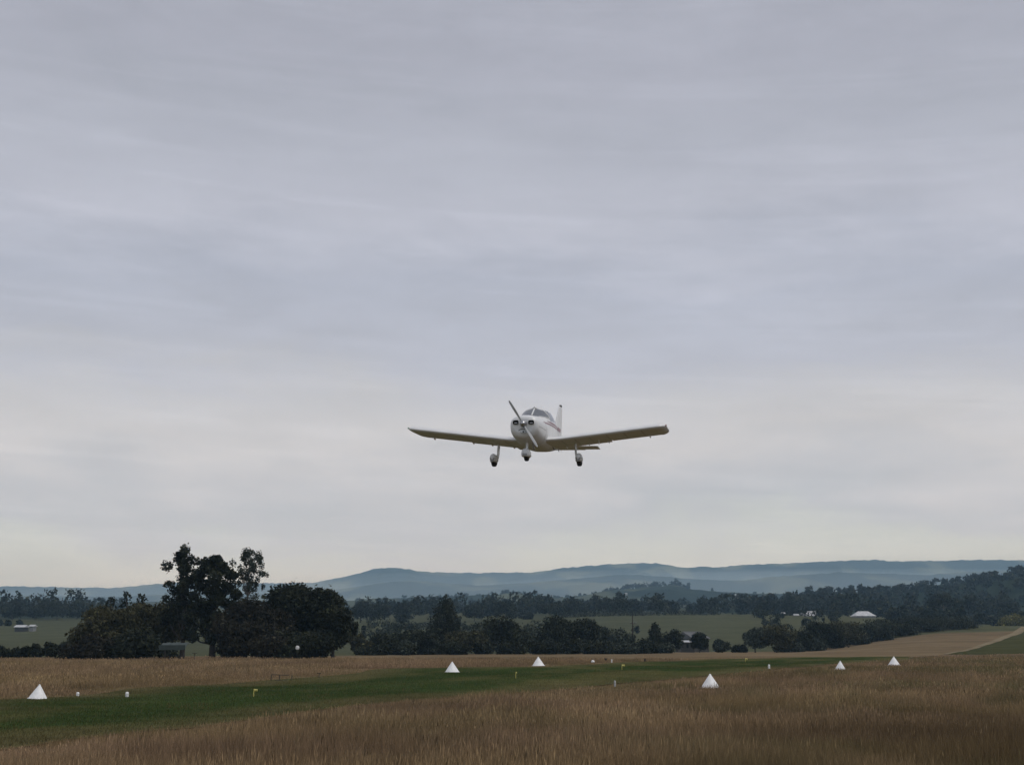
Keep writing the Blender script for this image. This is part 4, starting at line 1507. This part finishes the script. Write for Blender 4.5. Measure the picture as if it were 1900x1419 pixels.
# wings
def airfoil(n=16, t=0.138, m=0.032, p_=0.4, c0=0.0, c1=1.0):
    """closed loop of (chord fraction, height) from c1 on top round the nose to c1 below"""
    if c0 == 0.0:
        xs = c0 + (c1 - c0) * (0.5 * (1 - np.cos(np.linspace(0, math.pi, n))))
    else:
        xs = np.linspace(c0, c1, n)
    yt = 5 * t * (0.2969 * np.sqrt(xs) - 0.126 * xs - 0.3516 * xs ** 2 + 0.2843 * xs ** 3 - 0.1015 * xs ** 4)
    yc = np.where(xs < p_, m / p_ ** 2 * (2 * p_ * xs - xs ** 2), m / (1 - p_) ** 2 * ((1 - 2 * p_) + 2 * p_ * xs - xs ** 2))
    up = np.stack([xs, yc + yt], 1)[::-1]
    lo = np.stack([xs, yc - yt], 1)
    if c0 == 0.0:
        lo = lo[1:]
    return np.vstack([up, lo])


def loft(name, loops, mat, parent, cap=True):
    n = len(loops[0])
    bm = bmesh.new()
    V_ = [[bm.verts.new(tuple(p)) for p in lp] for lp in loops]
    for i in range(len(loops) - 1):
        for k in range(n):
            k2 = (k + 1) % n
            try:
                bm.faces.new((V_[i][k], V_[i][k2], V_[i + 1][k2], V_[i + 1][k]))
            except ValueError:
                pass
    if cap:
        for lp in (V_[0], V_[-1]):
            try:
                bm.faces.new(lp)
            except ValueError:
                pass
    bmesh.ops.recalc_face_normals(bm, faces=bm.faces[:])
    me = bpy.data.meshes.new(name)
    bm.to_mesh(me)
    bm.free()
    me.polygons.foreach_set('use_smooth', np.ones(len(me.polygons), dtype=bool))
    me.materials.append(mat)
    o = link(name, me, parent)
    m = o.modifiers.new('edge', 'EDGE_SPLIT')
    m.split_angle = R(40)
    return o


WLE, WCH, WZ, DIH, INC = 1.72, 1.60, -0.355, math.tan(R(6.6)), R(2.0)


def wing_pt(s, x, c, h):
    """span position x, chord fraction c, height fraction h -> body point"""
    fwd = 0.20 * max(0.0, 1 - max(0, x - 0.5) / 0.45)           # leading edge runs forward near the root
    yloc = WLE - fwd + c * (WCH + fwd)
    return (s * x, yloc, WZ + DIH * max(0, x - 0.5) + h * WCH - math.sin(INC) * (c - 0.25) * WCH)


for s in (1, -1):
    main = airfoil(18, c1=0.78)
    xs = [0.35, 0.5, 0.6, 0.7, 0.82, 0.95, 1.3, 2.0, 2.8, 3.6, 4.29]
    wing = loft('wing', [[wing_pt(s, x, c, h) for c, h in main] for x in xs], M_AC, AC)
    hinge_c = 0.79
    rear = airfoil(8, c0=0.79, c1=1.0)

    def panel(name, x0, x1, droop):
        loops = []
        for x in np.linspace(x0, x1, 5):
            lp = []
            for c, h in rear:
                px_, py_, pz_ = wing_pt(s, x, c, h)
                hx_, hy_, hz_ = wing_pt(s, x, hinge_c, 0.03)
                dy, dz = py_ - hy_, pz_ - hz_
                cd, sd_ = math.cos(droop), math.sin(droop)
                lp.append((px_, hy_ + dy * cd + dz * sd_, hz_ - dy * sd_ + dz * cd))
            loops.append(lp)
        return loft(name, loops, M_AC, wing)
    panel('flap', 0.50, 2.54, R(5))
    panel('aileron', 2.56, 4.28, R(-1.5 if s > 0 else 1.0))
    full = airfoil(18)
    loops = []
    for t_ in (0.0, 0.3, 0.52, 0.7, 0.83, 0.92, 0.97, 0.995):
        x, k = 4.292 + 0.288 * t_, math.sqrt(1 - t_ * t_)
        lp = []
        for c, h in full:
            px_, py_, pz_ = wing_pt(s, x, 0.42 + (c - 0.42) * (0.45 + 0.55 * k), 0.03 + (h - 0.03) * k)
            lp.append((px_, py_, pz_))
        loops.append(lp)
    tip = loft('wing_tip', loops, M_AC, wing)
    nl = link('navigation_light', lathe_mesh('navigation_light', [(0, -0.06), (0.02, -0.045), (0.03, 0), (0.02, 0.04), (0, 0.05)], M_RED if s > 0 else M_GREENL, 12, 'y'), wing)
    nl.location = wing_pt(s, 4.57, 0.16, 0.03)
    low_ = [(c, h) for c, h in airfoil(18, c1=0.78)[18:] if c > 0.03]
    for x in (1.0, 1.45, 1.95, 2.55, 3.15, 3.75):
        rv = []
        for dx in (-0.006, 0.006):
            for c, h in low_:
                q_ = wing_pt(s, x + dx, c, h)
                rv.append((q_[0], q_[1], q_[2] - 0.003))
        m_ = len(low_)
        link('panel_seam', np_mesh('panel_seam', rv, [(k, k + 1, m_ + k + 1, m_ + k) for k in range(m_ - 1)], M_SEAM), wing)
    # root fairing between hull and wing
    fl = []
    for y in np.linspace(1.55, 3.3, 14):
        c = (y - WLE) / WCH
        fl.append((s * (side_x(y, -0.42, 0)), y, -0.33))
    tube_obj('root_fairing', fl, [0.03] + [0.055] * 12 + [0.02], M_AC, wing, 8)
    # flap hinges
    for x in (0.95, 1.75, 2.45, 3.9):
        hp = wing_pt(s, x, 0.84, -0.045)
        box('hinge_bracket', (0.03, 0.16, 0.05), hp, M_AC, wing, 0.008)

    # main wheel leg
    leg = empty('main_gear', (s * 1.52, 2.42, -0.945))
    leg.parent = AC
    tube_obj('strut', [(-s * 0.15, 0, 0.56), (-s * 0.13, 0, 0.36), (-s * 0.11, 0, 0.02)], [0.042, 0.036, 0.034], M_AC, leg, 10)
    tube_obj('brake_line', [(-s * 0.18, 0.04, 0.50), (-s * 0.17, 0.05, 0.25), (-s * 0.13, 0.05, 0.03)], [0.009] * 3, M_TYRE, leg, 6)
    tube_obj('axle', [(-s * 0.14, 0, 0.0), (s * 0.08, 0, 0.0)], [0.03, 0.03], M_METAL, leg, 8)
    wheel_r, wz = 0.215, 0.0
    tyre = link('tyre', lathe_mesh('tyre', [(0.10, -0.07), (0.17, -0.078), (0.20, -0.065), (0.215, -0.03), (0.215, 0.03), (0.20, 0.065), (0.17, 0.078), (0.10, 0.07)], M_TYRE, 28, 'x'), leg)
    link('rim', lathe_mesh('rim', [(0.0, -0.06), (0.10, -0.065), (0.105, 0.0), (0.10, 0.065), (0.0, 0.06)], M_METAL, 20, 'x'), tyre)
    # wheel fairing: teardrop shell, open below
    loops = []
    for t in np.linspace(0, 1, 15):
        y = -0.36 + 0.80 * t
        k = math.sin(math.pi * min(1, t * 1.0) ** 0.62) ** 0.55 if 0 < t < 1 else 0.02
        lp = []
        for a in np.linspace(0, 2 * math.pi, 18, endpoint=False):
            zz_ = math.sin(a) * 0.185 * k
            lp.append((math.cos(a) * 0.122 * k, y, 0.045 + max(zz_, -0.115)))
        loops.append(lp)
    sp = loft('wheel_fairing', loops, M_AC, leg)
    vs, fs = [], []
    ts = np.linspace(0.03, 0.97, 22)
    for t in ts:
        y = -0.36 + 0.80 * t
        k = math.sin(math.pi * t ** 0.62) ** 0.55
        for sx_ in (-1, 1):
            for zz_ in (-0.115, 0.01):
                a = math.asin(max(-1, min(1, zz_ / (0.185 * k)))) if abs(zz_) < 0.185 * k else -1.2
                vs.append((sx_ * (math.cos(a) * 0.122 * k + 0.003), y - 0.004 * (t < 0.3), 0.045 + zz_))
    for i in range(len(ts) - 1):
        a, b = i * 4, i * 4 + 4
        fs += [(a, b, b + 1, a + 1), (a + 2, a + 3, b + 3, b + 2)]
    fs.append((0, 1, 3, 2))
    link('grey_band', np_mesh('grey_band', vs, fs, M_BAND, None, False), sp)

# panel seams
for y in (1.29, 4.3, 5.25):
    rv = [fus_pt(y - 0.006, a, 0.003) for a in ANG] + [fus_pt(y + 0.006, a, 0.003) for a in ANG]
    link('panel_seam', np_mesh('panel_seam', rv, [(k, (k + 1) % NA, NA + (k + 1) % NA, NA + k) for k in range(NA)], M_SEAM, None, True), AC)
for s in (1, -1):
    strip_on_hull('cowl_seam', [(y, -0.06) for y in np.linspace(0.36, 1.28, 24)], np.full(24, 0.010), M_SEAM, s, 0.004)
    strip_on_hull('door_seam', [(y, -0.22) for y in np.linspace(2.02, 2.80, 16)], np.full(16, 0.010), M_SEAM, s, 0.004)

# nose gear
ng = empty('nose_gear', (0, 0.78, -0.99))
ng.parent = AC
tube_obj('strut', [(0, 0.06, 0.52), (0, 0.04, 0.30), (0, 0.0, 0.14)], [0.045, 0.04, 0.038], M_AC, ng, 10)
tube_obj('oleo_rod', [(0, 0.0, 0.20), (0, -0.01, 0.0)], [0.026, 0.026], M_METAL, ng, 10)
tyre = link('tyre', lathe_mesh('tyre', [(0.09, -0.062), (0.15, -0.07), (0.178, -0.058), (0.19, -0.026), (0.19, 0.026), (0.178, 0.058), (0.15, 0.07), (0.09, 0.062)], M_TYRE, 28, 'x'), ng)
link('rim', lathe_mesh('rim', [(0.0, -0.055), (0.09, -0.058), (0.095, 0.0), (0.09, 0.058), (0.0, 0.055)], M_METAL, 20, 'x'), tyre)
loops = []
for t in np.linspace(0, 1, 15):
    y = -0.34 + 0.74 * t
    k = math.sin(math.pi * t ** 0.62) ** 0.55 if 0 < t < 1 else 0.02
    loops.append([(math.cos(a) * 0.158 * k, y, 0.04 + max(math.sin(a) * 0.20 * k, -0.095)) for a in np.linspace(0, 2 * math.pi, 18, endpoint=False)])
sp = loft('wheel_fairing', loops, M_AC, ng)
box('grey_band', (0.16, 0.012, 0.075), (0, -0.335, 0.0), M_BAND, sp, 0.004)

# tail
def fin_loop(z, le, te, thick, c0=0.0, c1=1.0):
    loop = airfoil(12, t=thick, m=0.0001, c0=c0, c1=c1)
    return [(h * (te - le), le + c * (te - le), z) for c, h in loop]


FINZ = [0.30, 0.52, 0.95, 1.38, 1.57, 1.635]
FLE = [5.20, 5.50, 5.82, 6.13, 6.28, 6.38]
FTE = [6.92, 6.94, 6.96, 6.98, 6.98, 6.95]
fin = loft('fin', [fin_loop(z, a, b, 0.10, 0.0, 0.66) for z, a, b in zip(FINZ, FLE, FTE)], M_AC, AC)
loft('rudder', [fin_loop(z, a, b, 0.10, 0.675, 1.0) for z, a, b in zip(FINZ[:-1], FLE, FTE)], M_AC, fin)
bc = link('beacon', lathe_mesh('beacon', [(0.06, -0.02), (0.062, 0.02), (0.05, 0.05), (0.02, 0.065), (0, 0.067)], M_BLACK, 16), fin)
bc.location = (0, 6.62, 1.645)
for s in (1, -1):
    vs = [(s * 0.062, 5.72, 0.60), (s * 0.062, 6.3, 0.60), (s * 0.056, 6.42, 0.74), (s * 0.056, 5.84, 0.74)]
    link('fin_stripe', np_mesh('fin_stripe', [(s * (abs(v[0]) + 0.014), v[1], v[2]) for v in vs], [(0, 1, 2, 3) if s > 0 else (3, 2, 1, 0)], M_STRIPE), fin)
SZ = 0.035
sl = airfoil(12, t=0.10, m=0.0001)
loops = []
for x, k in ((-1.555, 0.55), (-1.53, 0.85), (-1.48, 0.97), (-1.40, 1.0), (-0.7, 1.0), (0, 1.0), (0.7, 1.0), (1.40, 1.0), (1.48, 0.97), (1.53, 0.85), (1.555, 0.55)):
    loops.append([(x, 6.02 + 0.30 + (c - 0.4) * 0.76 * (0.5 + 0.5 * k), SZ + h * 0.76 * k - 0.03 * (c - 0.4)) for c, h in sl])
stab = loft('stabilator', loops, M_AC, AC)
box('trim_tab', (1.9, 0.13, 0.012), (0, 6.86, SZ - 0.015), M_AC, stab, 0.004)
box('tie_down_ring', (0.02, 0.05, 0.10), (0, 6.45, -0.055), M_TYRE, AC, 0.006)
# under the cowl and on the belly
tube_obj('exhaust_pipe', [(0.18, 0.95, -0.50), (0.18, 1.05, -0.66), (0.18, 1.16, -0.74)], [0.035, 0.035, 0.035], M_METAL, AC, 10)
box('belly_step', (0.16, 0.05, 0.03), (-0.50, 3.5, -0.66), M_AC, AC, 0.008)
box('pitot_mast', (0.02, 0.10, 0.16), (2.2, 2.4, -0.32), M_AC, AC, 0.006)
tube_obj('aerial', [(0, 3.0, 0.92), (0, 3.12, 1.14)], [0.012, 0.006], M_AC, AC, 6)

# ------------------------------------------------------------------ haze
bm = bmesh.new()
bmesh.ops.create_cube(bm, size=1.0)
HX, HY0, HY1, HZ0, HZ1 = 9800.0, -700.0, 9900.0, -6.0, 440.0
for v in bm.verts:
    v.co = Vector((v.co.x * 2 * HX, HY0 if v.co.y < 0 else HY1, HZ0 if v.co.z < 0 else HZ1))
me = bpy.data.meshes.new('haze')
bm.to_mesh(me)
bm.free()
mh = bpy.data.materials.new('haze_air')
mh.use_nodes = True
nh = mh.node_tree.nodes
nh.remove(nh['Principled BSDF'])
pv = nh.new('ShaderNodeVolumePrincipled')
pv.inputs['Color'].default_value = (0.44, 0.72, 1.0, 1)
pv.inputs['Absorption Color'].default_value = (1, 1, 1, 1)
pv.inputs['Density'].default_value = 1.3e-4
pv.inputs['Density Attribute'].default_value = ''
mh.node_tree.links.new(pv.outputs[0], nh['Material Output'].inputs['Volume'])
me.materials.append(mh)
hzo = link('haze', me)
tag(hzo, 'pale bluish haze lying over the whole plain', 'haze', kind='stuff')


# ------------------------------------------------------------------ thin mist lying at the foot of the far hills
def mist(x, y, z, rx, ry, rz, density, label):
    bm = bmesh.new()
    bmesh.ops.create_icosphere(bm, subdivisions=4, radius=1.0)
    for v in bm.verts:
        v.co = Vector((v.co.x * rx, v.co.y * ry, v.co.z * rz))
    me = bpy.data.meshes.new('mist')
    bm.to_mesh(me)
    bm.free()
    m = bpy.data.materials.new('mist_air')
    m.use_nodes = True
    nd = m.node_tree.nodes
    nd.remove(nd['Principled BSDF'])
    v_ = nd.new('ShaderNodeVolumePrincipled')
    v_.inputs['Color'].default_value = (0.62, 0.83, 1.0, 1)
    v_.inputs['Absorption Color'].default_value = (1, 1, 1, 1)
    v_.inputs['Density'].default_value = density
    v_.inputs['Density Attribute'].default_value = ''
    m.node_tree.links.new(v_.outputs[0], nd['Material Output'].inputs['Volume'])
    me.materials.append(m)
    o = link('mist', me)
    o.location = (x, y, z)
    tag(o, label, 'mist', kind='stuff')


mist(900, 3650, 105, 2600, 420, 85, 4.5e-4, 'thin pale mist lying at the foot of the far hills')
mist(1150, 5900, 190, 1500, 480, 110, 4.0e-4, 'pale mist bank in the valley between the far ridges on the right')
mist(-700, 5900, 160, 1900, 420, 90, 3.0e-4, 'faint mist in the valley between the far ridges on the left')
